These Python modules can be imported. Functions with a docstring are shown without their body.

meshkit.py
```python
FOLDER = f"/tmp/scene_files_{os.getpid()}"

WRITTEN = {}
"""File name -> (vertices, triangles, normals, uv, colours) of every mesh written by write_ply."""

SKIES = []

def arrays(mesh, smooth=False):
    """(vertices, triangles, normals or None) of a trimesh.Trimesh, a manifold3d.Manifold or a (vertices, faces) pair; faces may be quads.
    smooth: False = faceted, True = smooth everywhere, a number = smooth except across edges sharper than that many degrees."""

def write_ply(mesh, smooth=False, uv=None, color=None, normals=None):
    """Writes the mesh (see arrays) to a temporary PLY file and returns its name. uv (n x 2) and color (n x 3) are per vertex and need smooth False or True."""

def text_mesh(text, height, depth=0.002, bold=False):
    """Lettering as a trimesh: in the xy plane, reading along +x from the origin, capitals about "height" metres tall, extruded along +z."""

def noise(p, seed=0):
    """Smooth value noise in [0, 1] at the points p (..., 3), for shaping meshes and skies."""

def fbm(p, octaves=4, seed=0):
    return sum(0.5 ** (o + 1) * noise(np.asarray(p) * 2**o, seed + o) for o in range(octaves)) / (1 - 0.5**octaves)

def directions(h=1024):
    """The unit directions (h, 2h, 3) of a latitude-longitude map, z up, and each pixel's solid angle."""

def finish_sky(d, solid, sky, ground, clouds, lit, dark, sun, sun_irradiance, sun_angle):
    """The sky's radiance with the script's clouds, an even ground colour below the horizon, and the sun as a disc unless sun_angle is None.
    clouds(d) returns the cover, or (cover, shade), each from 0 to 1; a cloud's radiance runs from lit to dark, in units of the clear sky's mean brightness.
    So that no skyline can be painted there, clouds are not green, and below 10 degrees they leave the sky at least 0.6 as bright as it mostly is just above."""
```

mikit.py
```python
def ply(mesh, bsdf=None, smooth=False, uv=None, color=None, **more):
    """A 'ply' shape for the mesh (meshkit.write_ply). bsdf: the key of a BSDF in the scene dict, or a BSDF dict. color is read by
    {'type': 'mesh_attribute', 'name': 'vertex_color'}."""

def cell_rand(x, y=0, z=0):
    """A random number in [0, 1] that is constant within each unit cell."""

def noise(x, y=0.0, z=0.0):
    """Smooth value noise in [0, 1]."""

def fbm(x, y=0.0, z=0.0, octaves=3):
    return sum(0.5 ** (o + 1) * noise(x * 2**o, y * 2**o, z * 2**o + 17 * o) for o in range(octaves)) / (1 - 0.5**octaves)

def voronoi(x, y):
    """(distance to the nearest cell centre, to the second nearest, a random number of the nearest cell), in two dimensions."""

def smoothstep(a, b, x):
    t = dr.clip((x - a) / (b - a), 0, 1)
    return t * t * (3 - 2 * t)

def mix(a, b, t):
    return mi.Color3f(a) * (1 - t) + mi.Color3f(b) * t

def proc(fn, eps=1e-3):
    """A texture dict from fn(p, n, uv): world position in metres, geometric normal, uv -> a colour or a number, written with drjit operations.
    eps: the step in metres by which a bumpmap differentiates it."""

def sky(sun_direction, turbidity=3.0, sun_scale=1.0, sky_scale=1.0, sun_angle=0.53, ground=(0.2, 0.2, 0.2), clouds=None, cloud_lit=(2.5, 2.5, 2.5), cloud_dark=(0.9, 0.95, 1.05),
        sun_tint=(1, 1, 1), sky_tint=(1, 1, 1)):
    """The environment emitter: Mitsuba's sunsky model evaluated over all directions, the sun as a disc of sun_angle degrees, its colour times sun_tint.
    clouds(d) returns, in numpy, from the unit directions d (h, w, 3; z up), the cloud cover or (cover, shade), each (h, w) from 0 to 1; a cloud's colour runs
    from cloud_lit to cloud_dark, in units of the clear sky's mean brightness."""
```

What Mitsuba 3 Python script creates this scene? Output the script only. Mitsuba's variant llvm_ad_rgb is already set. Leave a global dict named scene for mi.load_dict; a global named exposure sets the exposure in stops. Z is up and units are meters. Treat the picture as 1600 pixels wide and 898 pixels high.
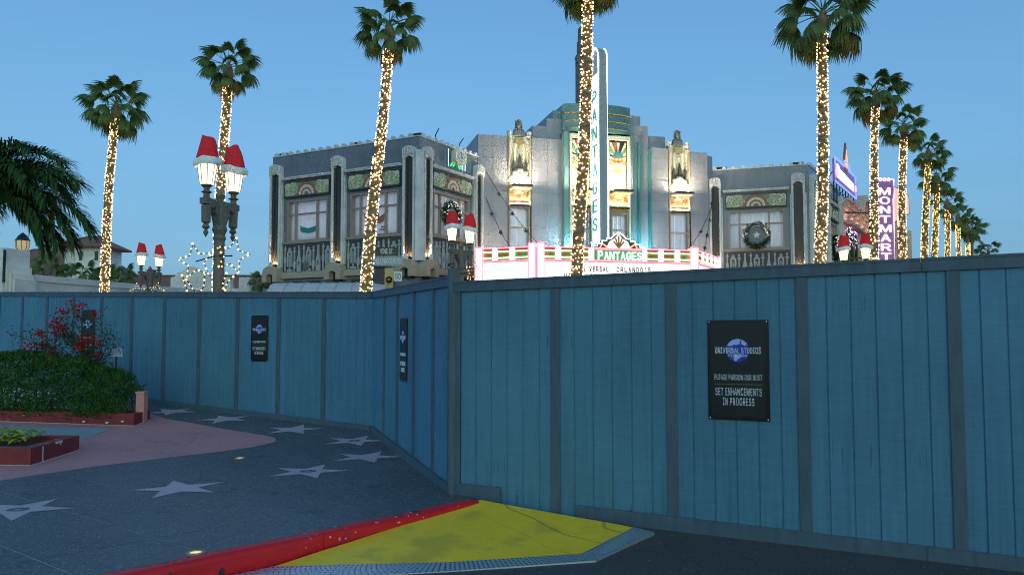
import math, random
import numpy as np, trimesh, shapely
import mitsuba as mi, mikit, meshkit
import manifold3d as m3
from shapely.geometry import Polygon, Point, LineString, MultiPolygon, box as sbox
from shapely.ops import unary_union
from shapely import affinity
from mikit import noise, fbm, voronoi, cell_rand, smoothstep, mix, proc
import drjit as dr

T = mi.ScalarTransform4f
scene, labels, used = {}, {}, set()
PI = math.pi

# ------------------------------------------------------------------ camera, sky, exposure
exposure = 2.6
PITCH = math.radians(3.342)
EYE = (0.0, 0.0, 1.75)
scene['camera'] = {'type': 'perspective', 'fov': 2 * math.degrees(math.atan(800 / 1250)), 'fov_axis': 'x', 'near_clip': 0.1, 'far_clip': 5000.0,
                   'to_world': T().look_at(origin=list(EYE), target=[0, math.cos(PITCH), EYE[2] + math.sin(PITCH)], up=[0, 0, 1])}
el, az = math.radians(10), math.radians(172)      # the west, behind the camera, still holds the after-glow
def dusk_haze(d):                                    # the thin grey-blue band of dusk air round the whole horizon
    e = np.degrees(np.arcsin(np.clip(d[..., 2], -1, 1)))
    wisp = meshkit.fbm(d * np.array([3.0, 3.0, 14.0]), 4, 3)
    return np.clip(0.68 * np.exp(-np.maximum(e, 0) / 12.0) + 0.10 * np.clip((wisp - .52) * 4, 0, 1) * np.exp(-np.maximum(e, 0) / 22.0), 0, 1)
HAZE = (0.30, 0.62, 1.08)
scene['sky'] = mikit.sky((math.sin(az) * math.cos(el), math.cos(az) * math.cos(el), math.sin(el)), turbidity=5.0, sun_scale=0.0, sky_scale=1.68, sky_tint=(0.36, 0.66, 1.0), ground=(0.05, 0.06, 0.08),
                         clouds=dusk_haze, cloud_lit=HAZE, cloud_dark=HAZE)
scene['sky']['sampling_weight'] = 40.0

# ------------------------------------------------------------------ materials
def mat(name, d): scene[name] = d; return name
def col(c): return {'type': 'rgb', 'value': list(map(float, c))}
def pr(name, c, rough=0.6, bump=None, two=False, **k):
    d = {'type': 'principled', 'base_color': c if isinstance(c, dict) else col(c), 'roughness': rough, **k}
    if bump: d = {'type': 'bumpmap', 'arbitrary': {**bump[0]}, 'scale': bump[1], 'bsdf': d}
    if two: d = {'type': 'twosided', 'bsdf': d}
    return mat(name, d)

def fence_paint(p, n, uv):
    a = p.x * 0.902 - p.y * 0.4317
    b = p.x * 0.4317 + p.y * 0.902
    g = fbm(a * 38, b * 38, p.z * 1.6, octaves=3)
    saw = noise(a * 9, b * 9, p.z * 85)
    w = fbm(a * 1.3 + 5, b * 1.3, p.z * 0.8, octaves=4)
    q = dr.floor((a + 3.2079) / 1.22)                  # one sheet of plywood, one batch of paint
    sheet = cell_rand(q, dr.floor(b * 0.2), 3)
    tint = cell_rand(q, dr.floor(b * 0.2), 9)
    k = 0.74 + 0.26 * g + 0.14 * saw + 0.34 * (w - 0.5) + 0.13 * (sheet - 0.5)
    patch = smoothstep(0.60, 0.66, fbm(a * 0.9 + 3, b * 0.9, p.z * 1.1 + 7, octaves=5))      # touched-up paint
    scratch = smoothstep(0.88, 0.91, noise(a * 75, b * 75, p.z * 3.0)) * smoothstep(0.60, 0.70, noise(a * 2.1, b * 2.1, p.z * 1.4))
    drip = smoothstep(0.80, 0.86, noise(a * 42, b * 42, p.z * 0.45 + 3)) * smoothstep(0.5, 0.62, noise(a * 1.1, b * 1.1, p.z * 0.7 + 5))
    c = mix(mi.Color3f(0.068, 0.196, 0.312), mi.Color3f(0.074, 0.212, 0.296), tint) * k
    c = mix(c, mi.Color3f(0.068, 0.190, 0.290) * k, 0.35 * patch)
    return mix(c, mi.Color3f(0.035, 0.085, 0.13), dr.clip(0.7 * scratch + 0.22 * drip, 0, 1))
def trim_paint(p, n, uv):
    a = p.x * 0.9 - p.y * 0.43
    b = p.x * 0.4 + p.y * 0.9
    g = fbm(a * 20, b * 20, p.z * 3, octaves=3)
    return mi.Color3f(0.068, 0.108, 0.150) * (0.70 + 0.5 * g)
def wood_relief(p, n, uv):
    a = p.x * 0.9 - p.y * 0.43
    b = p.x * 0.4 + p.y * 0.9
    return 0.6 * noise(a * 11, b * 11, p.z * 90) + 0.8 * fbm(a * 60, b * 60, p.z * 4, octaves=2)
def terrazzo(p, n, uv):
    f1, f2, w = voronoi(p.x * 46, p.y * 46)
    chip = cell_rand(dr.floor(w * 4096), 5, 7)
    big, _, w2 = voronoi(p.x * 19 + 7, p.y * 19)
    fleck = smoothstep(0.82, 0.92, chip) * smoothstep(0.45, 0.25, f1) + 0.7 * smoothstep(0.9, 0.95, w2) * smoothstep(0.3, 0.15, big)
    stain = fbm(p.x * 0.8, p.y * 0.8, 0.3, octaves=4)
    fine = noise(p.x * 140, p.y * 140, 1)
    scuff = smoothstep(0.62, 0.72, fbm(p.x * 3.1 + 9, p.y * 3.1, 1.7, octaves=4))
    gum = smoothstep(0.86, 0.89, noise(p.x * 8 + 3, p.y * 8, 6)) * smoothstep(0.4, 0.6, noise(p.x * 1.3, p.y * 1.3, 2))
    base = mi.Color3f(0.084, 0.083, 0.092) * (0.50 + 0.6 * stain + 0.45 * fine) * (1 - 0.22 * scuff) * (1 - 0.4 * gum)
    return mix(base, mi.Color3f(0.30, 0.30, 0.32), dr.clip(fleck, 0, 1) * 0.75)
def mauve(p, n, uv):
    f1, _, w = voronoi(p.x * 55, p.y * 55)
    s = fbm(p.x * 0.9, p.y * 0.9, 2.3, octaves=4)
    crack = smoothstep(0.012, 0.004, dr.abs(fbm(p.x * 0.7 + 5, p.y * 0.7, 4.0, octaves=4) - 0.5))
    return mi.Color3f(0.48, 0.205, 0.20) * (0.62 + 0.5 * s + 0.24 * w) * (1 - 0.15 * crack)
def asphalt(p, n, uv):
    g = noise(p.x * 110, p.y * 110, 0)
    s = fbm(p.x * 0.7, p.y * 0.7, 0.9, octaves=4)
    st = smoothstep(0.9, 0.95, noise(p.x * 47, p.y * 47, 4))
    return mi.Color3f(0.062, 0.060, 0.058) * (0.55 + 0.5 * g + 0.4 * s) + mi.Color3f(0.1) * st
def red_paint(p, n, uv):
    s = fbm(p.x * 4, p.y * 4, p.z * 4, octaves=4)
    chip = smoothstep(0.66, 0.69, fbm(p.x * 13, p.y * 13, p.z * 13 + 2, octaves=3)) * smoothstep(0.45, 0.6, noise(p.x * 1.6, p.y * 1.6, 8))
    pale = smoothstep(0.72, 0.75, fbm(p.x * 26 + 4, p.y * 26, p.z * 26, octaves=3)) * smoothstep(0.55, 0.75, noise(p.x * 2.3, p.y * 2.3, 3))
    c = mix(mi.Color3f(0.78, 0.008, 0.014), mi.Color3f(0.60, 0.010, 0.018), s)
    c = mix(c, mi.Color3f(0.06, 0.03, 0.03), chip)
    return mix(c, mi.Color3f(0.55, 0.5, 0.48), pale)
def kerb_relief(p, n, uv): return fbm(p.x * 18, p.y * 18, p.z * 18, octaves=4)
def yellow_paint(p, n, uv):
    s = fbm(p.x * 2.0, p.y * 2.0, 0.2, octaves=5)
    a = p.x * 0.55 - p.y * 0.83
    b = p.x * 0.83 + p.y * 0.55
    wob = fbm(a * 1.3, b * 1.3, 6, octaves=3)
    l1 = smoothstep(0.016, 0.004, dr.abs(b - 4.62 + 0.35 * (wob - 0.5)))
    l2 = smoothstep(0.014, 0.004, dr.abs(b - 5.02 + 0.45 * (wob - 0.5)))
    l3 = smoothstep(0.010, 0.003, dr.abs(b - 4.2 + 0.4 * (wob - 0.5)))
    line = (l1 + l2 * 0.8 + l3 * 0.6) * smoothstep(0.3, 0.55, fbm(a * 5, b * 5, 3, octaves=2))
    dirt = smoothstep(0.52, 0.72, fbm(p.x * 2.6 + 3, p.y * 2.6, 5, octaves=5)) * 0.42
    g = noise(p.x * 90, p.y * 90, 0)
    c = mi.Color3f(0.97, 0.585, 0.016) * (0.78 + 0.3 * s + 0.14 * g)
    return mix(c, mi.Color3f(0.22, 0.17, 0.04), dr.clip(dirt * (0.6 + 0.4 * g) + 0.75 * line, 0, 0.9))
def planter_red(p, n, uv):
    s = fbm(p.x * 5, p.y * 5, p.z * 7, octaves=4)
    c = mi.Color3f(0.23, 0.028, 0.030) * (0.7 + 0.6 * s)
    pale = smoothstep(0.9, 0.93, noise(p.x * 13, p.y * 13, p.z * 13))
    return mix(c, mi.Color3f(0.5, 0.42, 0.4), pale * 0.7)
def granite(p, n, uv):
    a = p.x * 0.97 + p.y * 0.24
    s = fbm(a * 0.9, p.z * 0.7, p.y * 0.3, octaves=4)
    streak = fbm(a * 4.5, p.z * 0.25, 2, octaves=3)
    g = noise(p.x * 40, p.y * 40, p.z * 40)
    return mi.Color3f(0.30, 0.295, 0.345) * (0.66 + 0.35 * s + 0.22 * streak + 0.16 * g)
def glazed(p, n, uv):
    s = fbm(p.x * 1.1, p.y * 1.1, p.z * 0.9, octaves=4)
    streak = fbm(p.x * 5, p.y * 5, p.z * 0.3, octaves=3)
    return mi.Color3f(0.155, 0.16, 0.20) * (0.6 + 0.45 * s + 0.4 * streak)
def stone_pale(p, n, uv):
    s = fbm(p.x * 2, p.y * 2, p.z * 2, octaves=4)
    st = fbm(p.x * 7, p.y * 7, p.z * 0.6, octaves=3)
    return mi.Color3f(0.66, 0.65, 0.66) * (0.65 + 0.4 * s + 0.3 * st)
def bark(p, n, uv):
    r = noise(p.x * 9, p.y * 9, p.z * 14)
    s = fbm(p.x * 14, p.y * 14, p.z * 5, octaves=3)
    return mi.Color3f(0.30, 0.20, 0.11) * (0.45 + 0.5 * r + 0.5 * s)
def tile_roof(p, n, uv):
    s = noise(p.x * 3.2, p.y * 3.2, p.z * 5)
    w = fbm(p.x * 0.5, p.y * 0.5, p.z * 0.5, octaves=3)
    return mi.Color3f(0.25, 0.115, 0.09) * (0.55 + 0.5 * s + 0.4 * w)
def stucco(p, n, uv):
    s = fbm(p.x * 0.7, p.y * 0.7, p.z * 1.1, octaves=4)
    return mi.Color3f(0.80, 0.76, 0.72) * (0.74 + 0.42 * s)
def soil_c(p, n, uv): return mi.Color3f(0.05, 0.035, 0.025) * (0.5 + fbm(p.x * 20, p.y * 20, p.z * 20))
def leaf_hedge(p, n, uv):
    r = noise(p.x * 7, p.y * 7, p.z * 7)
    return mix(mi.Color3f(0.028, 0.080, 0.018), mi.Color3f(0.075, 0.165, 0.042), r)
def leaf_palm(p, n, uv):
    r = noise(p.x * 3, p.y * 3, p.z * 3)
    return mix(mi.Color3f(0.11, 0.20, 0.075), mi.Color3f(0.25, 0.31, 0.12), r)
def pink_stucco(p, n, uv):
    s = fbm(p.x * 0.6, p.y * 0.6, p.z * 0.8, octaves=4)
    return mi.Color3f(0.80, 0.52, 0.42) * (0.75 + 0.4 * s)

WR = (proc(wood_relief), 0.0012)
pr('fence_mat', proc(fence_paint), 0.62, bump=WR)
pr('trim_mat', proc(trim_paint), 0.6, bump=WR)
pr('terrazzo_mat', proc(terrazzo), 0.42)
pr('mauve_mat', proc(mauve), 0.6)
pr('asphalt_mat', proc(asphalt), 0.8)
pr('redkerb_mat', proc(red_paint), 0.48, bump=(proc(kerb_relief), 0.004))
pr('yellow_mat', proc(yellow_paint), 0.5)
pr('planter_mat', proc(planter_red), 0.45)
pr('granite_mat', proc(granite), 0.5, clearcoat=0.4, clearcoat_gloss=0.97)
pr('glazed_mat', proc(glazed), 0.3, clearcoat=1.0, clearcoat_gloss=0.96)
pr('pale_mat', proc(stone_pale), 0.55)
pr('bark_mat', proc(bark), 0.85)
pr('roof_mat', proc(tile_roof), 0.8)
pr('stucco_mat', proc(stucco), 0.8)
pr('pink_mat', proc(pink_stucco), 0.8)
pr('soil_mat', proc(soil_c), 0.9)
for nm, fn, tr in (('hedge_mat', leaf_hedge, 0.25), ('frond_mat', leaf_palm, 0.7)):
    mat(nm, {'type': 'principledthin', 'base_color': proc(fn), 'roughness': 0.75, 'diff_trans': tr, 'spec_trans': 0.0})
def thin(nm, c, tr=0.4, r=0.5): mat(nm, {'type': 'principledthin', 'base_color': col(c), 'roughness': r, 'diff_trans': tr, 'spec_trans': 0.0})
thin('lime_mat', (0.50, 0.52, 0.085), 0.4)
thin('lime2_mat', (0.32, 0.42, 0.07), 0.4)
thin('petal_mat', (0.55, 0.012, 0.03), 0.4)
thin('shrubleaf_mat', (0.045, 0.085, 0.03), 0.4)
thin('featherleaf_mat', (0.085, 0.165, 0.06), 0.6)
thin('deadfrond_mat', (0.19, 0.15, 0.055), 0.3)
for nm, c, r in (('grey_paving_mat', (0.24, 0.27, 0.28), .7), ('star_mat', (0.50, 0.37, 0.39), .4), ('brass_mat', (0.3, 0.24, 0.14), .4), ('grout_mat', (0.45, 0.44, 0.44), .8),
                 ('black_mat', (0.010, 0.010, 0.011), .35), ('signframe_mat', (0.005, 0.005, 0.005), .3), ('white_mat', (0.75, 0.75, 0.75), .5), ('silver_mat', (0.68, 0.72, 0.78), .45),
                 ('globe_mat', (0.02, 0.04, 0.42), .3), ('land_mat', (0.42, 0.48, 0.78), .4), ('rule_mat', (0.22, 0.16, 0.05), .4), ('caulk_mat', (0.55, 0.53, 0.52), .7),
                 ('pinkpillar_mat', (0.62, 0.26, 0.23), .7), ('plaque_mat', (0.42, 0.42, 0.42), .35), ('iron_mat', (0.02, 0.02, 0.02), .4),
                 ('dark_inset_mat', (0.042, 0.034, 0.03), .3), ('darkwall_mat', (0.06, 0.06, 0.066), .5), ('greenrelief_mat', (0.56, 0.58, 0.38), .5), ('creamrelief_mat', (0.72, 0.68, 0.55), .5),
                 ('olive_mat', (0.26, 0.29, 0.18), .5), ('terracotta_mat', (0.42, 0.13, 0.09), .5), ('windowframe_mat', (0.36, 0.27, 0.21), .5), ('curtain_mat', (0.78, 0.76, 0.80), .9),
                 ('ornament_mat', (0.42, 0.42, 0.43), .5), ('vent_mat', (0.13, 0.13, 0.13), .5), ('base_mat', (0.46, 0.37, 0.28), .6), ('lampmetal_mat', (0.15, 0.13, 0.105), .55),
                 ('hat_mat', (0.90, 0.03, 0.04), .9), ('brim_mat', (0.90, 0.88, 0.86), .9), ('canopy_mat', (0.5, 0.52, 0.52), .5), ('teal_mat', (0.04, 0.22, 0.23), .4),
                 ('blade_mat', (0.36, 0.40, 0.44), .35), ('bladeletter_mat', (0.08, 0.42, 0.42), .4), ('gold_mat', (0.42, 0.30, 0.12), .4), ('mask_mat', (0.55, 0.20, 0.08), .5), ('bust_mat', (0.17, 0.17, 0.17), .5),
                 ('marqred_mat', (0.52, 0.05, 0.05), .4), ('marqgreen_mat', (0.16, 0.50, 0.20), .4), ('marqdark_mat', (0.06, 0.065, 0.065), .5), ('letter_mat', (0.012, 0.012, 0.014), .5),
                 ('signalbody_mat', (0.085, 0.08, 0.065), .5), ('signalyellow_mat', (0.55, 0.43, 0.15), .45), ('lens_mat', (0.10, 0.006, 0.008), .12), ('streetblack_mat', (0.015, 0.015, 0.015), .4), ('streetwhite_mat', (0.40, 0.43, 0.46), .4),
                 ('wreath_mat', (0.03, 0.085, 0.026), .8), ('glasspanel_mat', (0.10, 0.17, 0.22), .15), ('purple_mat', (0.50, 0.20, 0.50), .4), ('wire_mat', (0.015, 0.02, 0.013), .6),
                 ('stem_mat', (0.08, 0.06, 0.035), .8), ('towerstone_mat', (0.22, 0.145, 0.125), .6), ('orange_mat', (0.6, 0.2, 0.05), .5), ('louvre_mat', (0.2, 0.2, 0.2), .5)):
    pr(nm, c, r)
pr('emblem_mat', (0.10, 0.10, 0.11), 0.4)
pr('tread_mat', (0.72, 0.74, 0.78), 0.4, metallic=0.8)
mat('pane_mat', {'type': 'thindielectric', 'int_ior': 1.5})

def emit(c, s, w=0.03): return ('emit', (c[0] * s, c[1] * s, c[2] * s), w)        # w: how often the renderer picks this lamp
BULB = emit((1.0, 0.66, 0.30), 4.0)
WARM = (1.0, 0.70, 0.38)

# ------------------------------------------------------------------ helpers
def numbered(name):
    k, i = name, 0
    while k in used:
        i += 1
        k = f'{name}_{i:03d}'
    used.add(k)
    return k
def shape(mesh, m, smooth=False, **more):
    if isinstance(m, tuple):
        return mikit.ply(mesh, {'type': 'diffuse', 'reflectance': col((0.3, 0.3, 0.3))}, smooth, emitter={'type': 'area', 'radiance': col(m[1]), 'sampling_weight': float(m[2])}, **more)
    return mikit.ply(mesh, m, smooth, **more)
def thing(name, label, cat, group=None):
    k = numbered(name)
    labels[k] = {'label': label, 'category': cat}
    if group: labels[k]['group'] = group
    return k
def part(parent, name, mesh, m, smooth=False, label=None, stuff=False):
    k = numbered(parent + '__' + name)
    scene[k] = shape(mesh, m, smooth)
    if label: labels[k] = {'label': label}
    if stuff: labels.setdefault(k, {})['kind'] = 'stuff'
    return k
def partd(parent, name, d, to_world=None):
    k = numbered(parent + '__' + name)
    scene[k] = {**d, 'to_world': to_world} if to_world is not None else d
    return k
def struct(name, mesh, m, smooth=False, label=None):
    k = numbered(name)
    scene[k] = shape(mesh, m, smooth)
    labels[k] = {'kind': 'structure'}
    if label: labels[k]['label'] = label
    return k
def single(name, label, cat, mesh, m, smooth=False, group=None):
    k = thing(name, label, cat, group)
    scene[k] = shape(mesh, m, smooth)
    return k

class Fr:                                            # a vertical plane: s along it, d out of it towards the viewer, z up
    def __init__(s, O, ang=None, e=None):
        s.O = np.array(O, float)
        s.e = np.array([math.cos(ang), math.sin(ang)]) if e is None else np.array(e, float) / np.linalg.norm(e)
        s.n = np.array([s.e[1], -s.e[0]])
    def P(s, a, d, z):
        q = s.O + s.e * a + s.n * d
        return np.array([q[0], q[1], z])
    def map(s, v):                                   # columns s, z, d
        v = np.asarray(v, float)
        q = s.O + v[:, :1] * s.e + v[:, 2:3] * s.n
        return np.column_stack([q, v[:, 1]])

class MB:
    def __init__(s): s.v, s.f, s.k = [], [], 0
    def add(s, v, f):
        v, f = np.asarray(v, float), np.asarray(f, int)
        if f.shape[1] == 4: f = np.vstack([f[:, [0, 1, 2]], f[:, [0, 2, 3]]])
        s.v.append(v); s.f.append(f + s.k); s.k += len(v)
        return s
    def tm(s, m): return s.add(m.vertices, m.faces)
    def plan(s, xy, z0, z1):                         # vertical prism on a convex plan polygon (counter-clockwise); z may be per corner
        xy = np.asarray(xy, float); n = len(xy)
        a = 0.5 * np.sum(xy[:, 0] * np.roll(xy[:, 1], -1) - np.roll(xy[:, 0], -1) * xy[:, 1])
        z0, z1 = np.broadcast_to(z0, n), np.broadcast_to(z1, n)
        if a < 0: xy, z0, z1 = xy[::-1], z0[::-1], z1[::-1]
        v = np.vstack([np.column_stack([xy, z0]), np.column_stack([xy, z1])])
        f = [[i, (i + 1) % n, n + (i + 1) % n] for i in range(n)] + [[i, n + (i + 1) % n, n + i] for i in range(n)]
        f += [[0, i + 1, i] for i in range(1, n - 1)] + [[n, n + i, n + i + 1] for i in range(1, n - 1)]
        return s.add(v, f)
    def box(s, fr, s0, s1, d0, d1, z0, z1):
        return s.plan([fr.P(a, d, 0)[:2] for a, d in ((s0, d0), (s1, d0), (s1, d1), (s0, d1))], z0, z1)
    def cbox(s, fr, s0, s1, d0, d1, z0, z1, c=0.006):  # front vertical edges chamfered
        return s.plan([fr.P(a, d, 0)[:2] for a, d in ((s0, d0), (s1, d0), (s1, d1 - c), (s1 - c, d1), (s0 + c, d1), (s0, d1 - c))], z0, z1)
    def poly(s, fr, g, d0, d1):
        for p in getattr(g, 'geoms', [g]):
            if p.is_empty or p.area < 1e-7 or p.geom_type != 'Polygon': continue
            m = trimesh.creation.extrude_polygon(p, abs(d1 - d0), engine='earcut')
            v = m.vertices.copy(); v[:, 2] += min(d0, d1)
            s.add(fr.map(v), m.faces)
        return s
    def tube(s, pts, r, n=6, cap=True):
        p = np.asarray(pts, float); r = np.broadcast_to(r, len(p))
        t = np.gradient(p, axis=0); t /= np.linalg.norm(t, axis=1, keepdims=True) + 1e-12
        ref = np.array([0.0, 0, 1]) if abs(t[:, 2]).mean() < 0.8 else np.array([1.0, 0, 0])
        a = np.cross(t, ref); a /= np.linalg.norm(a, axis=1, keepdims=True) + 1e-12
        b = np.cross(t, a); ang = np.arange(n) * 2 * PI / n
        v = (p[:, None] + r[:, None, None] * (np.cos(ang)[None, :, None] * a[:, None] + np.sin(ang)[None, :, None] * b[:, None])).reshape(-1, 3)
        f = []
        for i in range(len(p) - 1):
            for j in range(n):
                q = [i * n + j, i * n + (j + 1) % n, (i + 1) * n + (j + 1) % n, (i + 1) * n + j]
                f += [[q[0], q[1], q[2]], [q[0], q[2], q[3]]]
        if cap:
            f += [[0, j + 1, j] for j in range(1, n - 1)]
            o = (len(p) - 1) * n
            f += [[o, o + j, o + j + 1] for j in range(1, n - 1)]
        return s.add(v, f)
    def lathe(s, prof, c=(0, 0, 0), n=12):           # profile of (radius, z), from the bottom up
        prof = np.asarray(prof, float); ang = np.arange(n) * 2 * PI / n + PI / n
        v = np.array([[r * math.cos(a) + c[0], r * math.sin(a) + c[1], z + c[2]] for r, z in prof for a in ang])
        f = []
        for i in range(len(prof) - 1):
            for j in range(n):
                q = [i * n + j, i * n + (j + 1) % n, (i + 1) * n + (j + 1) % n, (i + 1) * n + j]
                f += [[q[0], q[1], q[2]], [q[0], q[2], q[3]]]
        f += [[0, j + 1, j] for j in range(1, n - 1)]
        o = (len(prof) - 1) * n
        f += [[o, o + j, o + j + 1] for j in range(1, n - 1)]
        return s.add(v, f)
    def mesh(s): return trimesh.Trimesh(np.vstack(s.v), np.vstack(s.f), process=False)
def B(*a): return MB().box(*a).mesh()

OCT = (np.array([[1, 0, 0], [-1, 0, 0], [0, 1, 0], [0, -1, 0], [0, 0, 1], [0, 0, -1.0]]), np.array([[0, 2, 4], [2, 1, 4], [1, 3, 4], [3, 0, 4], [2, 0, 5], [1, 2, 5], [3, 1, 5], [0, 3, 5]]))
def bulbs(pts, r):
    pts = np.asarray(pts, float)
    v = (pts[:, None] + OCT[0][None] * np.broadcast_to(r, len(pts))[:, None, None]).reshape(-1, 3)
    f = (OCT[1][None] + (np.arange(len(pts)) * 6)[:, None, None]).reshape(-1, 3)
    return trimesh.Trimesh(v, f, process=False)

TEXTS = {}
def text(fr, s, sc, z0, h, d, depth=0.006, bold=False, width=None, bow=0.0, left=False):
    if (s, bold) not in TEXTS: TEXTS[(s, bold)] = meshkit.text_mesh(s, 1.0, 1.0, bold)
    m = TEXTS[(s, bold)]; v = m.vertices.copy()
    x0, x1 = v[:, 0].min(), v[:, 0].max()
    u = (v[:, 0] - x0) / (x1 - x0)
    w = width if width else (x1 - x0) * h
    zz = v[:, 1] * h * (1 + bow * (2 * u - 1) ** 2) - bow * 0.35 * h * (2 * u - 1) ** 2
    return trimesh.Trimesh(fr.map(np.column_stack([sc + (u if left else u - 0.5) * w, z0 + zz, d + v[:, 2] * depth])), m.faces, process=False)
def line(fr, s, sc, z0, h, d, width, depth=0.002, bold=False, track=.22, bow=0.0):
    """one line of print set letter by letter with open spacing"""
    x, V, F, k = 0.0, [], [], 0
    for ch in s:
        if ch == ' ': x += .52; continue
        if (ch, bold) not in TEXTS: TEXTS[(ch, bold)] = meshkit.text_mesh(ch, 1.0, 1.0, bold)
        m = TEXTS[(ch, bold)]; v = m.vertices.copy(); v[:, 0] += x - v[:, 0].min()
        x = v[:, 0].max() + track; V.append(v); F.append(m.faces + k); k += len(v)
    v = np.vstack(V); u = v[:, 0] / (x - track)
    zz = v[:, 1] * h * (1 + bow * (2 * u - 1) ** 2) - bow * .35 * h * (2 * u - 1) ** 2
    return trimesh.Trimesh(fr.map(np.column_stack([sc + (u - .5) * width, z0 + zz, d + v[:, 2] * depth])), np.vstack(F), process=False)
def star_poly(cx, cy, R, r=0.42, rot=PI / 2, n=5):
    return Polygon([(cx + (R if i % 2 == 0 else R * r) * math.cos(rot + i * PI / n), cy + (R if i % 2 == 0 else R * r) * math.sin(rot + i * PI / n)) for i in range(2 * n)])
def ring(cx, cz, r0, r1, a0=0, a1=PI, n=18):
    t = np.linspace(a0, a1, n)
    o = [(cx + r1 * math.cos(a), cz + r1 * math.sin(a)) for a in t]
    i = [(cx + r0 * math.cos(a), cz + r0 * math.sin(a)) for a in t[::-1]]
    return Polygon(o + i) if r0 > 0 else Polygon(o + [(cx, cz)])
def spiral(cx, cz, R, w, turns=1.6, mirror=1, a0=0):
    t = np.linspace(0, 1, 28)
    return LineString([(cx + mirror * R * (1 - 0.85 * q) * math.cos(a0 + q * turns * 2 * PI), cz + R * (1 - 0.85 * q) * math.sin(a0 + q * turns * 2 * PI)) for q in t]).buffer(w / 2, quad_segs=2)

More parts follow.
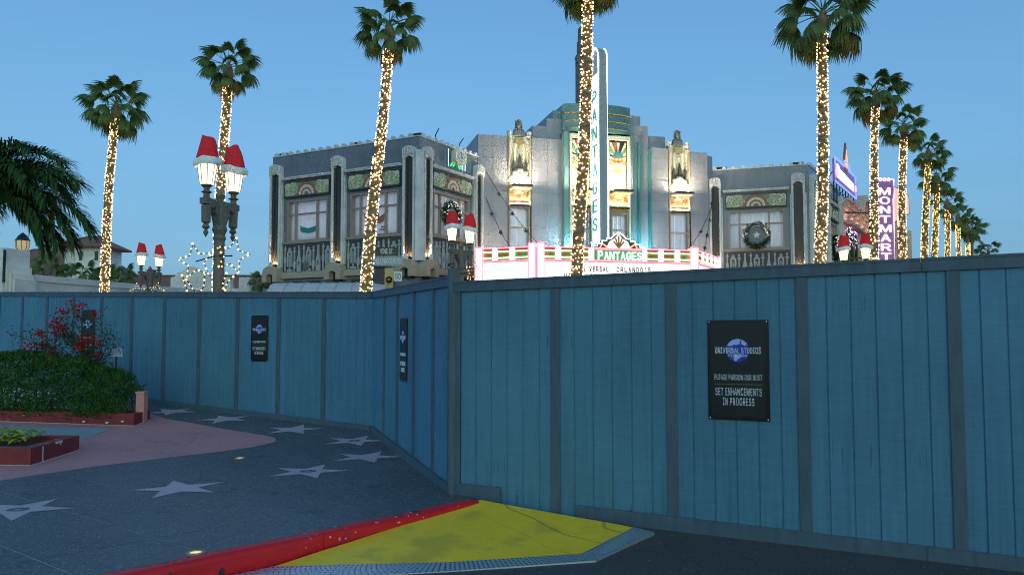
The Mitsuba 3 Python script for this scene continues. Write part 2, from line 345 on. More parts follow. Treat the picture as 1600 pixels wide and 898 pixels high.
def zg(y):                                           # the forecourt rises gently away from the street
    y = np.minimum(np.asarray(y, float), 24)
    return 0.05 * (np.sqrt((y - 13) ** 2 + 1) + (y - 13)) / 2
def ground_sheet(g, dz, thick=0.0):
    b = MB()
    for p in getattr(g, 'geoms', [g]):
        if p.is_empty or p.area < 1e-5 or p.geom_type != 'Polygon': continue
        y0, y1 = p.bounds[1], p.bounds[3]
        if y1 - y0 > 1.6 and y1 > 8:                 # in strips, so that it follows the rise
            ys_ = np.arange(max(y0, 7.0), y1, 0.8)
            for a, q in zip(np.concatenate([[y0 - 1], ys_]), np.concatenate([ys_, [y1 + 1]])):
                w = p.intersection(sbox(p.bounds[0] - 1, a, p.bounds[2] + 1, q))
                if w.area > 1e-5: w = ground_sheet(w, dz, thick); b.add(w.vertices, w.faces)
            continue
        m = trimesh.creation.extrude_polygon(p, max(thick, 1e-4), engine='earcut')
        v = m.vertices.copy(); v[:, 2] += zg(v[:, 1]) + dz - max(thick, 1e-4)
        b.add(v, m.faces)
    return b.mesh()

# ------------------------------------------------------------------ ground, forecourt, kerb, ramp
A_ = np.array([-2.45, 14.14]); B_ = np.array([-0.66, 8.90])          # the two corners of the hoarding
RF = Fr((0.456, 8.384), e=(0.902, -0.4317))                          # right run, s = 0 at its first batten
LF = Fr(A_ + 15 * np.array([-0.84, 0.5427]), e=(0.84, -0.5427))      # left run, s = 15 at the corner A
MF = Fr(A_, e=B_ - A_)                                               # middle run, s = 0 at the corner A
ML = float(np.linalg.norm(B_ - A_))
KO = np.array([-0.44, 8.61]); KE = np.array([-2.46, -2.55]) / np.linalg.norm([2.46, 2.55])   # kerb line (its back edge), away from the hoarding
KN = np.array([-KE[1], KE[0]])                                       # towards the street
if KN[0] < 0: KN = -KN

def street_z(x, y):
    t = np.clip((x - 0.456) * 0.902 - (y - 8.384) * 0.4317, -2, 8)
    k = (x - KO[0]) * KN[0] + (y - KO[1]) * KN[1]
    a = KE[0] * (x - KO[0]) + KE[1] * (y - KO[1])
    return -0.124 - 0.010 * np.maximum(t, -.5) - 0.055 * np.clip(1 - (k - .1) / 3.4, 0, 1) * np.clip((a + .6) / 1.6, 0, 1)
xs = np.concatenate([[-3000, -300, -60], np.linspace(-24, 24, 97), [60, 300, 3000]]); ys = np.concatenate([[-3000, -300, -40], np.linspace(-12, 30, 85), [60, 300, 3000]])
gx, gy = np.meshgrid(xs, ys, indexing='ij')
n1, n2 = gx.shape
idx = np.arange(n1 * n2).reshape(n1, n2)
struct('street', trimesh.Trimesh(np.column_stack([gx.ravel(), gy.ravel(), street_z(gx, gy).ravel()]),
       np.vstack([np.column_stack([idx[:-1, :-1].ravel(), idx[1:, :-1].ravel(), idx[1:, 1:].ravel()]), np.column_stack([idx[:-1, :-1].ravel(), idx[1:, 1:].ravel(), idx[:-1, 1:].ravel()])]), process=False), 'asphalt_mat')

K1 = KO + KE * 16
walk = Polygon([tuple(KO), tuple(B_ + [0.15, -.05]), tuple(B_), tuple(A_), tuple(LF.P(-3, 0, 0)[:2]), (-24, 10), (-24, -4), tuple(K1)])
# outline of the mauve walk, with its rounded end
mv = Polygon([(-9.5, 6.2), (-6.138, 9.709), (-5.515, 10.725), (-4.9, 11.45), (-4.40, 11.95), (-4.02, 12.45), (-3.80, 12.95), (-3.92, 13.42), (-4.28, 13.72), (-5.156, 14.35), (-5.962, 15.0), (-6.6, 15.45), (-7.2, 16.1),
              (-8.6, 17.2), (-12, 17.4), (-14, 6.2)])
mv = mv.buffer(-0.45, quad_segs=8).buffer(0.45, quad_segs=8).intersection(walk)
gp = Polygon([(-10.2, 14.86), (-7.126, 14.374), (-7.02, 13.1), (-6.75, 11.2), (-10.2, 11.3)])
dark = walk.difference(mv)
struct('sidewalk', ground_sheet(walk.buffer(-0.005), -0.0035), 'grout_mat', label='dark terrazzo pavement with inlaid stars in front of the blue hoarding')
g0 = np.array([-3.36, 8.385]); d1 = np.array([0.7071, 0.7071]); d2 = np.array([0.79, -0.613])
slab_n = 0
for i in range(-14, 14):
    for j in range(-12, 14):
        o = g0 + d1 * 0.92 * i + d2 * 1.21 * (j - 1)
        q = Polygon([tuple(o), tuple(o + d1 * 0.92), tuple(o + d1 * 0.92 + d2 * 1.21), tuple(o + d2 * 1.21)]).buffer(-0.006, join_style=2).intersection(dark)
        c = q.centroid
        if q.is_empty or q.area < 0.01 or c.x < -11 or c.y < 3.2: continue
        part('sidewalk', 'slab', ground_sheet(q, 0.0, 0.012), 'terrazzo_mat')
struct('path', ground_sheet(mv.difference(gp.buffer(0.01)), 0.001), 'mauve_mat', label='mauve terrazzo walk with a rounded end')
struct('paving', ground_sheet(gp, 0.002), 'grey_paving_mat', label='pale grey triangle of paving between the two red planters')
for i, (cx, cy, rot, lab) in enumerate([(-4.93, 8.10, 8, 'pale pink star with a dark oval emblem in its middle'), (-3.78, 9.20, 191, None), (-2.60, 10.32, 8, 'pale pink star with a dark round emblem'), (-2.07, 11.5, 4, None),
                                        (-2.55, 13.07, 4, 'pale pink star with a dark round emblem'), (-3.85, 14.25, 14, None), (-5.5, 15.45, 50, None), (-6.95, 16.45, 65, None), (-6.5, 7.0, 150, None)]):
    sp = star_poly(cx, cy, 0.54, 0.385, math.radians(rot))
    part('sidewalk', 'star', ground_sheet(sp, 0.004), 'star_mat', label=lab)
    if lab:
        k = f'sidewalk__star_{i:03d}' if i else 'sidewalk__star'
        em = affinity.rotate(affinity.scale(Point(cx, cy).buffer(0.085), 1.25, 1), rot)
        part(k, 'emblem', ground_sheet(em.difference(Point(cx, cy).buffer(0.035)), 0.007), 'emblem_mat')
for x, y, lab in ((-2.53, 6.51, 'small round brass ground light set in the pavement near the red kerb'), (-3.83, 11.37, 'small round brass ground light beside the edge of the mauve walk')):
    k = thing('ground_light', lab, 'ground light', 'ground lights set in the pavement')
    part(k, 'rim', MB().lathe([(0.075, 0), (0.075, 0.012), (0.05, 0.014), (0.05, 0.006)], (x, y, zg(y)), 20).mesh(), 'brass_mat', 30)
    part(k, 'lens', MB().lathe([(0.046, 0.002), (0.046, 0.008), (0.02, 0.011)], (x, y, zg(y)), 16).mesh(), emit(WARM, 0.16))
# kerb: a rounded section swept along its line, in cast lengths
kl = 0
for a, b in ((0.0, 1.9), (1.906, 3.9), (3.906, 5.9), (5.906, 7.9), (7.906, 16)):
    prof = [(-0.0, -0.25), (-0.0, 0.003), (0.03, 0.006), (0.10, 0.006), (0.125, 0.0), (0.14, -0.018), (0.15, -0.05), (0.165, -0.28)]
    ts = np.linspace(a, b, max(2, int((b - a) / 0.12)))
    V = np.array([[*(KO + KE * t + KN * (q + 0.003 * math.sin(7 * t + 9 * z)))[:2], z + 0.003 * math.sin(5 * t) * (z > -.1)] for t in ts for q, z in prof])
    n = len(prof); F = []
    for i in range(len(ts) - 1):
        for j in range(n - 1): F += [[i * n + j, i * n + j + 1, (i + 1) * n + j + 1, (i + 1) * n + j]]
    F = np.array(F); F = np.vstack([F[:, [0, 2, 1]], F[:, [0, 3, 2]]])
    caps = [[0, j, j + 1] for j in range(1, n - 1)] + [[(len(ts) - 1) * n, (len(ts) - 1) * n + j + 1, (len(ts) - 1) * n + j] for j in range(1, n - 1)]
    m = trimesh.Trimesh(V, np.vstack([F, caps]), process=False)
    if kl == 0: struct('kerb', m, 'redkerb_mat', 40, 'kerb painted bright red, chipped, along the terrazzo pavement')
    else: part('kerb', 'kerb_stone', m, 'redkerb_mat', 40)
    kl += 1
# yellow ramp with a metal toe
k = thing('kerb_ramp', 'yellow wedge ramp with a ridged metal toe plate between red kerb and hoarding', 'ramp')
ra, rb, rc, rd, re_ = [-0.335, 8.63, -0.006], [1.168, 7.79, -0.096], [0.594, 6.995, -0.134], [-0.533, 6.785, -0.146], [-1.96, 6.68, -0.15]
top = np.array([ra, rb, rc, rd, re_])
def mid_tri(pts, n=3):
    v = np.array(pts); f = np.array([[0, 3, 1], [1, 3, 2], [0, 4, 3]]) if len(pts) == 5 else np.array([[0, 1, 2]])
    m = trimesh.Trimesh(v, f, process=False)
    for _ in range(n): m = m.subdivide()
    return m
m = mid_tri(top, 4)
v = m.vertices.copy(); v[:, 2] += 0.004 * (meshkit.fbm(v * [2, 2, 1], 2) - 0.5) * 2
part(k, 'ramp_surface', trimesh.Trimesh(np.vstack([v, v - [0, 0, 0.11]]), np.vstack([m.faces, m.faces[:, ::-1] + len(v)]), process=False), 'yellow_mat', 30)
tb, tc, td, te = [1.345, 7.67, -0.114], [0.70, 6.81, -0.140], [-0.515, 6.56, -0.155], [-2.5, 6.20, -0.160]
for q0, q1, q2, q3 in ((rb, rc, tc, tb), (rc, rd, td, tc), (rd, re_, te, td)):
    P4 = np.array([q0, q1, q2, q3], float); P4[:, 2] += 0.004
    dn = P4.copy(); dn[:2, 2] -= 0.03; dn[2:, 2] = -0.24
    hull = trimesh.convex.convex_hull(np.vstack([P4, dn]))
    tp = part(k, 'toe_plate', hull, 'tread_mat')
    lug = MB(); rng = np.random.default_rng(4)
    nu = int(np.linalg.norm(P4[1] - P4[0]) / 0.036); nv = max(3, int(np.linalg.norm(P4[3] - P4[0]) / 0.036))
    for i in range(nu):
        for j in range(nv):
            u, w = (i + 0.5) / nu, (j + 0.5) / nv
            c = (P4[0] * (1 - u) + P4[1] * u) * (1 - w) + (P4[3] * (1 - u) + P4[2] * u) * w
            a = (1 if (i + j) % 2 else -1) * PI / 4 + math.atan2(P4[1][1] - P4[0][1], P4[1][0] - P4[0][0])
            e, q = np.array([math.cos(a), math.sin(a), 0]) * 0.014, np.array([-math.sin(a), math.cos(a), 0]) * 0.006
            z = np.array([0, 0, 0.0065])
            lug.add([c - e, c + q, c + e, c - q, c + z], [[0, 4, 3], [0, 1, 4], [1, 2, 4], [2, 3, 4]])
    part(tp, 'tread', lug.mesh(), 'tread_mat', stuff=True)

# ------------------------------------------------------------------ the blue plywood hoarding, three runs
def hoarding(key, fr, s0, s1, battens, ztop, zbot, caps, bases, bw=0.105):
    """boards 20 cm wide between battens; ztop(s), zbot(s)"""
    rng = np.random.default_rng(len(key))
    back = MB()
    back.plan([fr.P(a, d, 0)[:2] for a, d in ((s0, -0.03), (s1, -0.03), (s1, -0.012), (s0, -0.012))], -0.3, [ztop(s0) - .02, ztop(s1) - .02, ztop(s1) - .02, ztop(s0) - .02])
    part(key, 'backing', back.mesh(), 'fence_mat')
    es = [s0] + list(battens) + [s1]
    for a, b in zip(es[:-1], es[1:]):
        n = max(1, round((b - a) / 0.2033))
        w = (b - a) / n
        for i in range(n):
            p, q = a + i * w, a + (i + 1) * w
            g, c, t = 0.0045, 0.006, 0.0 + rng.uniform(-0.0012, 0.0012)
            m = MB().plan([fr.P(x, d, 0)[:2] for x, d in ((p + g, -0.0118), (q - g, -0.0118), (q - g, t - c), (q - g - c, t), (p + g + c, t), (p + g, t - c))],
                          zbot((p + q) / 2) - 0.25, ztop((p + q) / 2) - 0.03)
            part(key, 'board', m.mesh(), 'fence_mat')
    for x in battens:
        j = rng.uniform(-0.006, 0.006)
        pl = [fr.P(x + a, d, 0)[:2] for a, d in ((-bw / 2, 0.002), (bw / 2, 0.002), (bw / 2, 0.016), (bw / 2 - .004, 0.02), (-bw / 2 + .004, 0.02), (-bw / 2, 0.016))]
        m = MB().plan(pl, zbot(x) - 0.2, ztop(x) - 0.105).mesh()
        part(key, 'batten', m, 'trim_mat')
    for a, b in caps:
        m = MB()
        m.plan([fr.P(x, d, 0)[:2] for x, d in ((a, 0.001), (b, 0.001), (b, 0.034), (a, 0.034))], [ztop(a) - 0.10, ztop(b) - 0.10] + [ztop(b) - 0.10, ztop(a) - 0.10], [ztop(a) - .006, ztop(b) - .006] + [ztop(b) - .006, ztop(a) - .006])
        m.plan([fr.P(x, d, 0)[:2] for x, d in ((a, -0.06), (b, -0.06), (b, 0.042), (a, 0.042))], [ztop(a) - .005, ztop(b) - .005] * 1 + [ztop(b) - .005, ztop(a) - .005], [ztop(a) + .022, ztop(b) + .022, ztop(b) + .016, ztop(a) + .016])
        part(key, 'cap_rail', m.mesh(), 'trim_mat')
    for a, b, h in bases:
        zt = [zbot(a) + h, zbot(b) + h, zbot(b) + h, zbot(a) + h]
        part(key, 'base_board', MB().plan([fr.P(x, d, 0)[:2] for x, d in ((a, 0.0205), (b, 0.0205), (b, 0.04), (a, 0.04))], -0.35, zt).mesh(), 'trim_mat')

kR = thing('blue_hoarding', 'long blue plywood hoarding nearest the camera, behind the yellow ramp', 'fence', 'blue hoarding runs')
zr = lambda s: 2.318 + 0.0158 * (s + 1.15)
hoarding(kR, RF, -1.135, 7.2, [0.0, 1.225, 2.44, 3.66, 4.62, 5.84, 7.06], zr, lambda s: -0.095 - 0.017 * s, [(-1.235, 3.42), (3.424, 7.2)], [(-1.15, -0.63, 0.205), (0.25, 3.4, 0.115), (3.404, 7.2, 0.115)])
part(kR, 'corner_trim', MB().cbox(RF, -1.205, -1.137, -0.03, 0.018, -0.2, 2.30).mesh(), 'trim_mat')
kM = thing('blue_hoarding', 'short blue plywood hoarding run receding between the two corners, seen at a slant', 'fence', 'blue hoarding runs')
zm = lambda s: 2.484 - 0.018 * s
def s_at(fr, px):                                    # where along the run a batten stands, from its bearing
    u = (px - 800) / 1250 / 1.003
    return (u * fr.O[1] - fr.O[0]) / (fr.e[0] - u * fr.e[1])
hoarding(kM, MF, 0.0, ML, [s_at(MF, x) for x in (601, 621.5, 647, 677.6)], zm, lambda s: 0.06 - 0.011 * s, [(0.02, ML - 0.08)], [(0.02, ML - 0.08, 0.10)], 0.09)
part(kM, 'post', MB().cbox(MF, ML - 0.06, ML + 0.02, -0.06, 0.045, -0.2, 2.485, 0.008).mesh(), 'trim_mat')
kL = thing('blue_hoarding', 'long blue plywood hoarding run behind the hedge and the terrazzo stars', 'fence', 'blue hoarding runs')
hoarding(kL, LF, 0.0, 15.0, [15 - 1.22 * k for k in range(12, 0, -1)], lambda s: 2.484 + 0.0283 * (15 - s), lambda s: 0.055 + 0.028 * (15 - s), [(0, 7.5), (7.504, 14.97)], [(0, 14.97, 0.10)], 0.10)

def notice(fr, s, z0, z1, w, d, label):
    k = thing('notice_sign', label, 'sign', 'black notices on the hoarding')
    h = z1 - z0
    part(k, 'frame', MB().cbox(fr, s - w / 2, s + w / 2, d, d + 0.012, z0, z1, 0.004).mesh(), 'signframe_mat')
    part(k, 'panel', B(fr, s - w * 0.435, s + w * 0.435, d + 0.0125, d + 0.0145, z0 + h * 0.035, z1 - h * 0.035), 'black_mat')
    D = d + 0.0147
    cz, R = z0 + h * 0.695, w * 0.195
    disc = Point(s, cz).buffer(R)
    gl = part(k, 'globe', MB().poly(fr, disc, D, D + 0.002).mesh(), 'globe_mat')
    blob = lambda pts: Polygon([(s + x * R, cz + y * R) for x, y in pts]).buffer(R * 0.06).intersection(disc.buffer(-R * 0.03))
    for pts in ([(-.8, .45), (-.55, .8), (-.1, .95), (.25, .9), (.05, .75), (.15, .62), (-.15, .5), (-.3, .62), (-.5, .42)], [(.4, .85), (.75, .6), (.6, .45), (.35, .6)],                 [(-.3, -.45), (.25, -.45), (.12, -.62), (-.1, -.75), (-.18, -.9), (-.3, -.7)]):
        part(gl, 'land', MB().poly(fr, blob(pts), D + 0.002, D + 0.003).mesh(), 'land_mat')
    part(k, 'lettering', line(fr, 'UNIVERSAL STUDIOS', s, z0 + h * 0.668, w * 0.085, D + 0.0035, w * 0.745, 0.002, True, .24, 0.3), 'silver_mat')
    part(k, 'lettering', line(fr, 'FLORIDA', s, z0 + h * 0.632, w * 0.046, D + 0.0035, w * 0.30, 0.002, True, .3), 'silver_mat')
    part(k, 'lettering', line(fr, 'PLEASE PARDON OUR DUST', s, z0 + h * 0.400, w * 0.090, D, w * 0.77, 0.002, False, .30), 'silver_mat')
    part(k, 'rule', B(fr, s - w * .385, s + w * .385, D, D + .001, z0 + h * .355, z0 + h * .360), 'rule_mat')
    part(k, 'lettering', line(fr, 'SET ENHANCEMENTS', s, z0 + h * 0.246, w * 0.122, D, w * 0.75, 0.002, False, .28), 'silver_mat')
    part(k, 'lettering', line(fr, 'IN PROGRESS', s, z0 + h * 0.148, w * 0.122, D, w * 0.51, 0.002, False, .28), 'silver_mat')
    for a in (-.47, .47):
        for b in (0.017, 0.983):
            part(k, 'screw', MB().poly(fr, Point(s + a * w, z0 + h * b).buffer(0.006), d + 0.012, d + 0.015).mesh(), 'silver_mat')
notice(RF, 1.862, 0.945, 1.885, 0.565, 0.004, 'large black notice with a blue globe on the nearest hoarding run')
notice(MF, s_at(MF, 631.5), 1.08, 1.98, 0.5, 0.004, 'black notice seen edge-on at a steep slant on the short hoarding run')
notice(LF, 12.02, 1.22, 2.12, 0.5, 0.004, 'black notice with a blue globe on the far hoarding run, clear of the plants')
notice(LF, 5.9, 1.2, 2.33, 0.56, 0.004, 'black notice half hidden behind the red flowers')

# ------------------------------------------------------------------ planters and plants in front
def planter(label, cs, h, t=0.16):
    k = thing('planter', label, 'planter', 'low red planters')
    c = np.array(cs, float); ctr = c.mean(0); zb = zg(c[:, 1].max())
    n = len(c); inner = []
    for i in range(n):                                 # inner corners by offsetting both edges
        a, b, q = c[i - 1], c[i], c[(i + 1) % n]
        e1, e2 = (b - a) / np.linalg.norm(b - a), (q - b) / np.linalg.norm(q - b)
        n1, n2 = np.array([-e1[1], e1[0]]), np.array([-e2[1], e2[0]])
        if np.dot(n1, ctr - b) < 0: n1 = -n1
        if np.dot(n2, ctr - b) < 0: n2 = -n2
        inner.append(b + (n1 + n2) * t / (1 + np.dot(n1, n2)))
    inner = np.array(inner)
    for i in range(n):
        j = (i + 1) % n
        a, b, q, r = c[i] * 0.9985 + c[j] * 0.0015, c[j] * 0.9985 + c[i] * 0.0015, inner[j], inner[i]
        zl = min(zg(a[1]), zg(b[1])) - 0.05
        m = MB().plan([a, b, q, r], zl, zb * 0.4 + min(zg(c[:, 1])) * 0.6 + h + 0.01).mesh()
        part(k, 'wall', m, 'planter_mat')
        e = (b - a) / np.linalg.norm(b - a); nn = np.array([e[1], -e[0]])
        if np.dot(nn, ctr - a) > 0: nn = -nn
        part(k, 'caulk', MB().plan([a, b, b + nn * 0.014, a + nn * 0.014], zl, [zg(a[1]) + .007, zg(b[1]) + .007, zg(b[1]) + .006, zg(a[1]) + .006]).mesh(), 'caulk_mat')
    part(k, 'soil', MB().plan(inner, zb - 0.03, zb * 0.4 + min(zg(c[:, 1])) * 0.6 + h - 0.05).mesh(), 'soil_mat')
    return k
kp = planter('low red planter holding the yellow-green leaves, white filler in its cracks', [(-6.41, 10.78), (-6.51, 12.15), (-9.4, 12.28), (-9.4, 11.03)], 0.215)
for s_, zz in ((0.30, 0.0), (0.80, 0.14)):             # filled cracks on the slanted side
    e = np.array([-0.1, 1.37]) / 1.374; nn = np.array([0.997, 0.073]); o = np.array([-6.41, 10.78]) + e * s_
    part(kp, 'crack_filler', MB().plan([o - e * .008, o + e * .01, o + e * .008 + nn * .006, o - e * .006 + nn * .006], zz * 1.2, 0.222).mesh(), 'caulk_mat')
e = np.array([-0.1, 1.37]) / 1.374; o = np.array([-6.41, 10.78])
part(kp, 'crack_filler', MB().plan([o + e * .42 - [.02, 0], o + e * .80 - [.05, 0], o + e * .83 + [.012, 0], o + e * .78 + [.012, 0]], 0.20, 0.232).mesh(), 'caulk_mat')
kf = planter('low red planter under the clipped green hedge, its corner towards the pavement', [(-6.861, 14.658), (-6.90, 15.36), (-12.2, 16.36), (-12.2, 15.66)], 0.175)
for x, y, z in ((-7.9, 14.83, .14), (-7.43, 14.745, .13), (-7.12, 14.69, .16)):
    sp = single('paper_scrap', {-7.9: 'white paper scrap on the hedge planter wall, first of three from the left', -7.43: 'white paper scrap on the hedge planter wall, middle one of three', -7.12: 'white paper scrap on the hedge planter wall, nearest its corner'}[x], 'litter',
                MB().plan([(x, y), (x + .06, y - .012), (x + .055, y - .035), (x + .005, y - .02)], z, [z + .02, z + .03, z + .028, z + .018]).mesh(), 'white_mat', group='paper scraps on the planter')

def leaf(c, d, up, L, W, bend=0.25):                  # one bent leaf: 2 x 2 quads
    d = d / np.linalg.norm(d); sd = np.cross(d, up); sd /= np.linalg.norm(sd) + 1e-9; nn = np.cross(sd, d)
    p = [c, c + d * L * .35 + sd * W * .5 + nn * L * .06, c + d * L * .4 - nn * 0.0, c + d * L * .35 - sd * W * .5 + nn * L * .06, c + d * L * .75 + sd * W * .32 - nn * bend * L * .35, c + d * L * .78 - nn * bend * L * .45, c + d * L * .75 - sd * W * .32 - nn * bend * L * .35, c + d * L - nn * bend * L]
    return np.array(p), np.array([[0, 1, 2], [0, 2, 3], [1, 4, 5], [1, 5, 2], [2, 5, 6], [2, 6, 3], [4, 7, 5], [5, 7, 6]])
def leaf4(c, d, up, L, W, bend=0.25):
    d = d / np.linalg.norm(d); sd = np.cross(d, up); sd /= np.linalg.norm(sd) + 1e-9; nn = np.cross(sd, d)
    return np.array([c, c + d * L * .45 + sd * W * .5, c + d * L * .5 - nn * .05 * L, c + d * L * .45 - sd * W * .5, c + d * L - nn * bend * L]), np.array([[0, 1, 2], [0, 2, 3], [1, 4, 2], [2, 4, 3]])
def rdir(rng):
    v = rng.normal(size=3); return v / np.linalg.norm(v)
# clipped hedge
kh = thing('hedge', 'clipped dark green hedge in the far red planter', 'hedge')
rng = np.random.default_rng(7)
foli, stem = MB(), MB()
def hedge_top(x): return np.interp(x, [-12, -9.3, -8.2, -7.7, -7.3, -7.1], [1.40, 1.34, 1.20, 1.08, 0.90, 0.62])
for i in range(15000):
    x = rng.uniform(-12.0, -7.12); yc = 15.10 - (x + 6.86) * 0.19
    t = hedge_top(x) * (0.96 + 0.10 * meshkit.fbm(np.array([[x * 2.2, 3.1, 0]]), 3)[0])
    u = rng.random()
    if u < 0.62: y, z = yc - 0.45 + abs(rng.normal(0, 0.05)), 0.2 + (t - 0.2) * rng.random() ** 0.9
    elif u < 0.92: y, z = yc + rng.uniform(-0.45, 0.5), t - abs(rng.normal(0, 0.06))
    else: y, z = yc + rng.uniform(-.4, .4), rng.uniform(.25, t)
    y += 0.10 * (meshkit.fbm(np.array([[x * 3, z * 3, 1.0]]), 3)[0] - 0.5) * 2
    fx, fz = max(0, x + 7.35) / 0.2, max(0, (z - t + 0.14) / 0.14)
    y += 0.16 * fz * fz * (y < yc) + 0.18 * fx * fx * (y < yc)
    d = rdir(rng) + np.array([0, -0.5, 0.55])
    foli.add(*leaf4(np.array([x, y, z]), d, rdir(rng), rng.uniform(0.07, 0.13), rng.uniform(0.022, 0.04), 0.3))
for i in range(60):
    x = -7.2 - i * 0.08; y = 15.2 - (x + 6.86) * 0.19 + rng.uniform(-.2, .2)
    stem.tube([[x, y, 0.1], [x + rng.uniform(-.1, .1), y, 0.5], [x + rng.uniform(-.15, .15), y + rng.uniform(-.1, .1), hedge_top(x) - .1]], [.014, .01, .005], 4)
part(kh, 'foliage', foli.mesh(), 'hedge_mat', stuff=True)
part(kh, 'stem', stem.mesh(), 'stem_mat', stuff=True)
# red flowering shrub
ks = thing('flowering_shrub', 'open airy shrub with red flower clusters rising behind the hedge', 'shrub')
root = np.array([-8.27, 15.9, 0.2])
FX = lambda px, py, Y=15.75: np.array([(px - 800) / 1250 * Y * 1.003, Y, 1.75 + (522 - py) / 1250 * Y])
fl = [(127, 478, 1.3), (107, 489, 1.0), (97, 500, .7), (158, 490, .9), (122, 494, .7), (82, 508, 1.0), (99, 510, .9), (80, 522, 1.2), (134, 528, 1.5), (151, 533, 1.1), (68, 541, 1.1), (76, 538, .8), (98, 552, .9), (75, 565, 1.2), (109, 526, .8), (168, 553, .6), (170, 534, .7), (143, 541, .8), (112, 514, .7), (97, 520, .8), (133, 548, .6), (66, 541, .7)]
st = MB(); lf = MB()
st.tube([root, root + [0.02, 0, .6], root + [-.02, 0, 1.05]], [.025, .02, .016], 6)
for px, py, r in fl + [(33, 521, 0), (50, 513, 0), (190, 524, 0), (180, 540, 0), (150, 560, 0), (90, 575, 0), (175, 515, 0), (60, 555, 0), (160, 575, 0), (120, 560, 0)]:
    q = FX(px, py) + [0, rng.uniform(-.35, .3), 0]
    mid = root + [0, 0, .7] + (q - root - [0, 0, .7]) * 0.45 + [0, 0, .08]
    pts = np.array([root + [0, 0, .55], mid, q * .75 + mid * .25 + [0, 0, .04], q])
    st.tube(pts, [.012, .009, .006, .004], 4, False)
    for i in range(62):                                # small paired leaflets along the twigs
        t = rng.uniform(.35, 1.0); c = pts[1] * (1 - t) + pts[3] * t + rng.normal(0, .085, 3)
        lf.add(*leaf4(c, rdir(rng) + [0, 0, -.3], rdir(rng), rng.uniform(.04, .09), .026, .2))
    if r:
        pm = MB()
        for i in range(int(34 * r)):
            c = q + rng.normal(0, 1, 3) * np.array([.062, .06, .042]) * r
            pm.add(*leaf4(c, rdir(rng) + [0, -.2, .2], rdir(rng), rng.uniform(.035, .065), .042, .3))
        part(ks, 'flower', pm.mesh(), 'petal_mat', stuff=True)
part(ks, 'stem', st.mesh(), 'stem_mat')
part(ks, 'foliage', lf.mesh(), 'shrubleaf_mat', stuff=True)
# yellow-green bedding plants, every leaf its own
rng = np.random.default_rng(21)
names = ['first from the planter tip', 'second from the planter tip', 'third from the planter tip', 'fourth from the planter tip', 'fifth from the planter tip', 'sixth from the planter tip, tallest', 'seventh from the tip', 'eighth from the planter tip', 'ninth from the planter tip', 'farthest from the planter tip']
for i, (x, y, h, r) in enumerate([(-7.0, 11.85, .07, .10), (-7.2, 11.72, .10, .13), (-7.0, 11.5, .06, .11), (-7.42, 11.9, .10, .15), (-7.25, 11.4, .09, .15), (-7.55, 11.55, .15, .18), (-7.5, 11.25, .12, .17), (-7.8, 11.35, .16, .2), (-8.0, 11.75, .15, .2), (-8.3, 11.4, .15, .2)]):
    k = thing('bedding_plant', f'yellow-green leafy plant in the near planter, {names[i]}', 'plant', 'yellow-green bedding plants')
    part(k, 'stem', MB().tube([[x, y, 0.14], [x, y, .22 + h]], [.008, .004], 5).mesh(), 'stem_mat')
    for j in range(20 if i < 8 else 10):
        a = j * 2.4; el_ = rng.uniform(-.1, .7); rr = r * rng.uniform(.25, 1)
        c = np.array([x + rr * math.cos(a) * .6, y + rr * math.sin(a) * .6, .215 + (h + .07) * rng.uniform(.2, 1.0)])
        v, f = leaf(c, np.array([math.cos(a), math.sin(a), el_ - .2]), np.array([0, 0, 1.0]), rng.uniform(.10, .16), rng.uniform(.065, .095), .3)
        part(k, 'leaf', trimesh.Trimesh(v, f, process=False), 'lime_mat' if rng.random() < .62 else 'lime2_mat', True)
k = thing('red_flower', 'single dark red flower standing among the yellow-green leaves', 'flower')
part(k, 'stem', MB().tube([[-7.72, 11.62, .15], [-7.71, 11.6, .46]], [.006, .004], 5).mesh(), 'stem_mat')
pm = MB()
for i in range(30): pm.add(*leaf4(np.array([-7.71, 11.6, .47]) + rng.normal(0, .02, 3), rdir(rng), rdir(rng), .045, .035, .3))
part(k, 'petals', pm.mesh(), 'petal_mat')
# information plaque, pillar
k = thing('information_plaque', 'slanted grey plaque on a thin black post behind the hedge', 'plaque')
part(k, 'post', MB().tube([[-7.91, 16.05, 0.15], [-7.91, 16.05, 1.36]], .02, 8).mesh(), 'iron_mat', 30)
part(k, 'plate', trimesh.Trimesh(*[np.vstack([np.array([[-8.11, 16.12, 1.475], [-7.88, 16.2, 1.475], [-7.735, 15.95, 1.325], [-7.93, 15.86, 1.325]]), np.array([[-8.11, 16.12, 1.455], [-7.88, 16.2, 1.455], [-7.735, 15.95, 1.305], [-7.93, 15.86, 1.305]])]),
     np.array([[0, 2, 1], [0, 3, 2], [4, 5, 6], [4, 6, 7], [0, 1, 5], [0, 5, 4], [1, 2, 6], [1, 6, 5], [2, 3, 7], [2, 7, 6], [3, 0, 4], [3, 4, 7]])], process=False), 'plaque_mat')
k = thing('stone_pillar', 'short square pink stone pillar with a flat cap at the end of the hedge', 'pillar')
pf = Fr((-7.02, 15.02), 0.0)
part(k, 'shaft', MB().cbox(pf, 0, .155, -.16, 0, .1, .645, .008).mesh(), 'pinkpillar_mat')
part(k, 'cap', MB().cbox(pf, -.012, .167, -.172, .012, .647, .68, .008).mesh(), 'pinkpillar_mat')

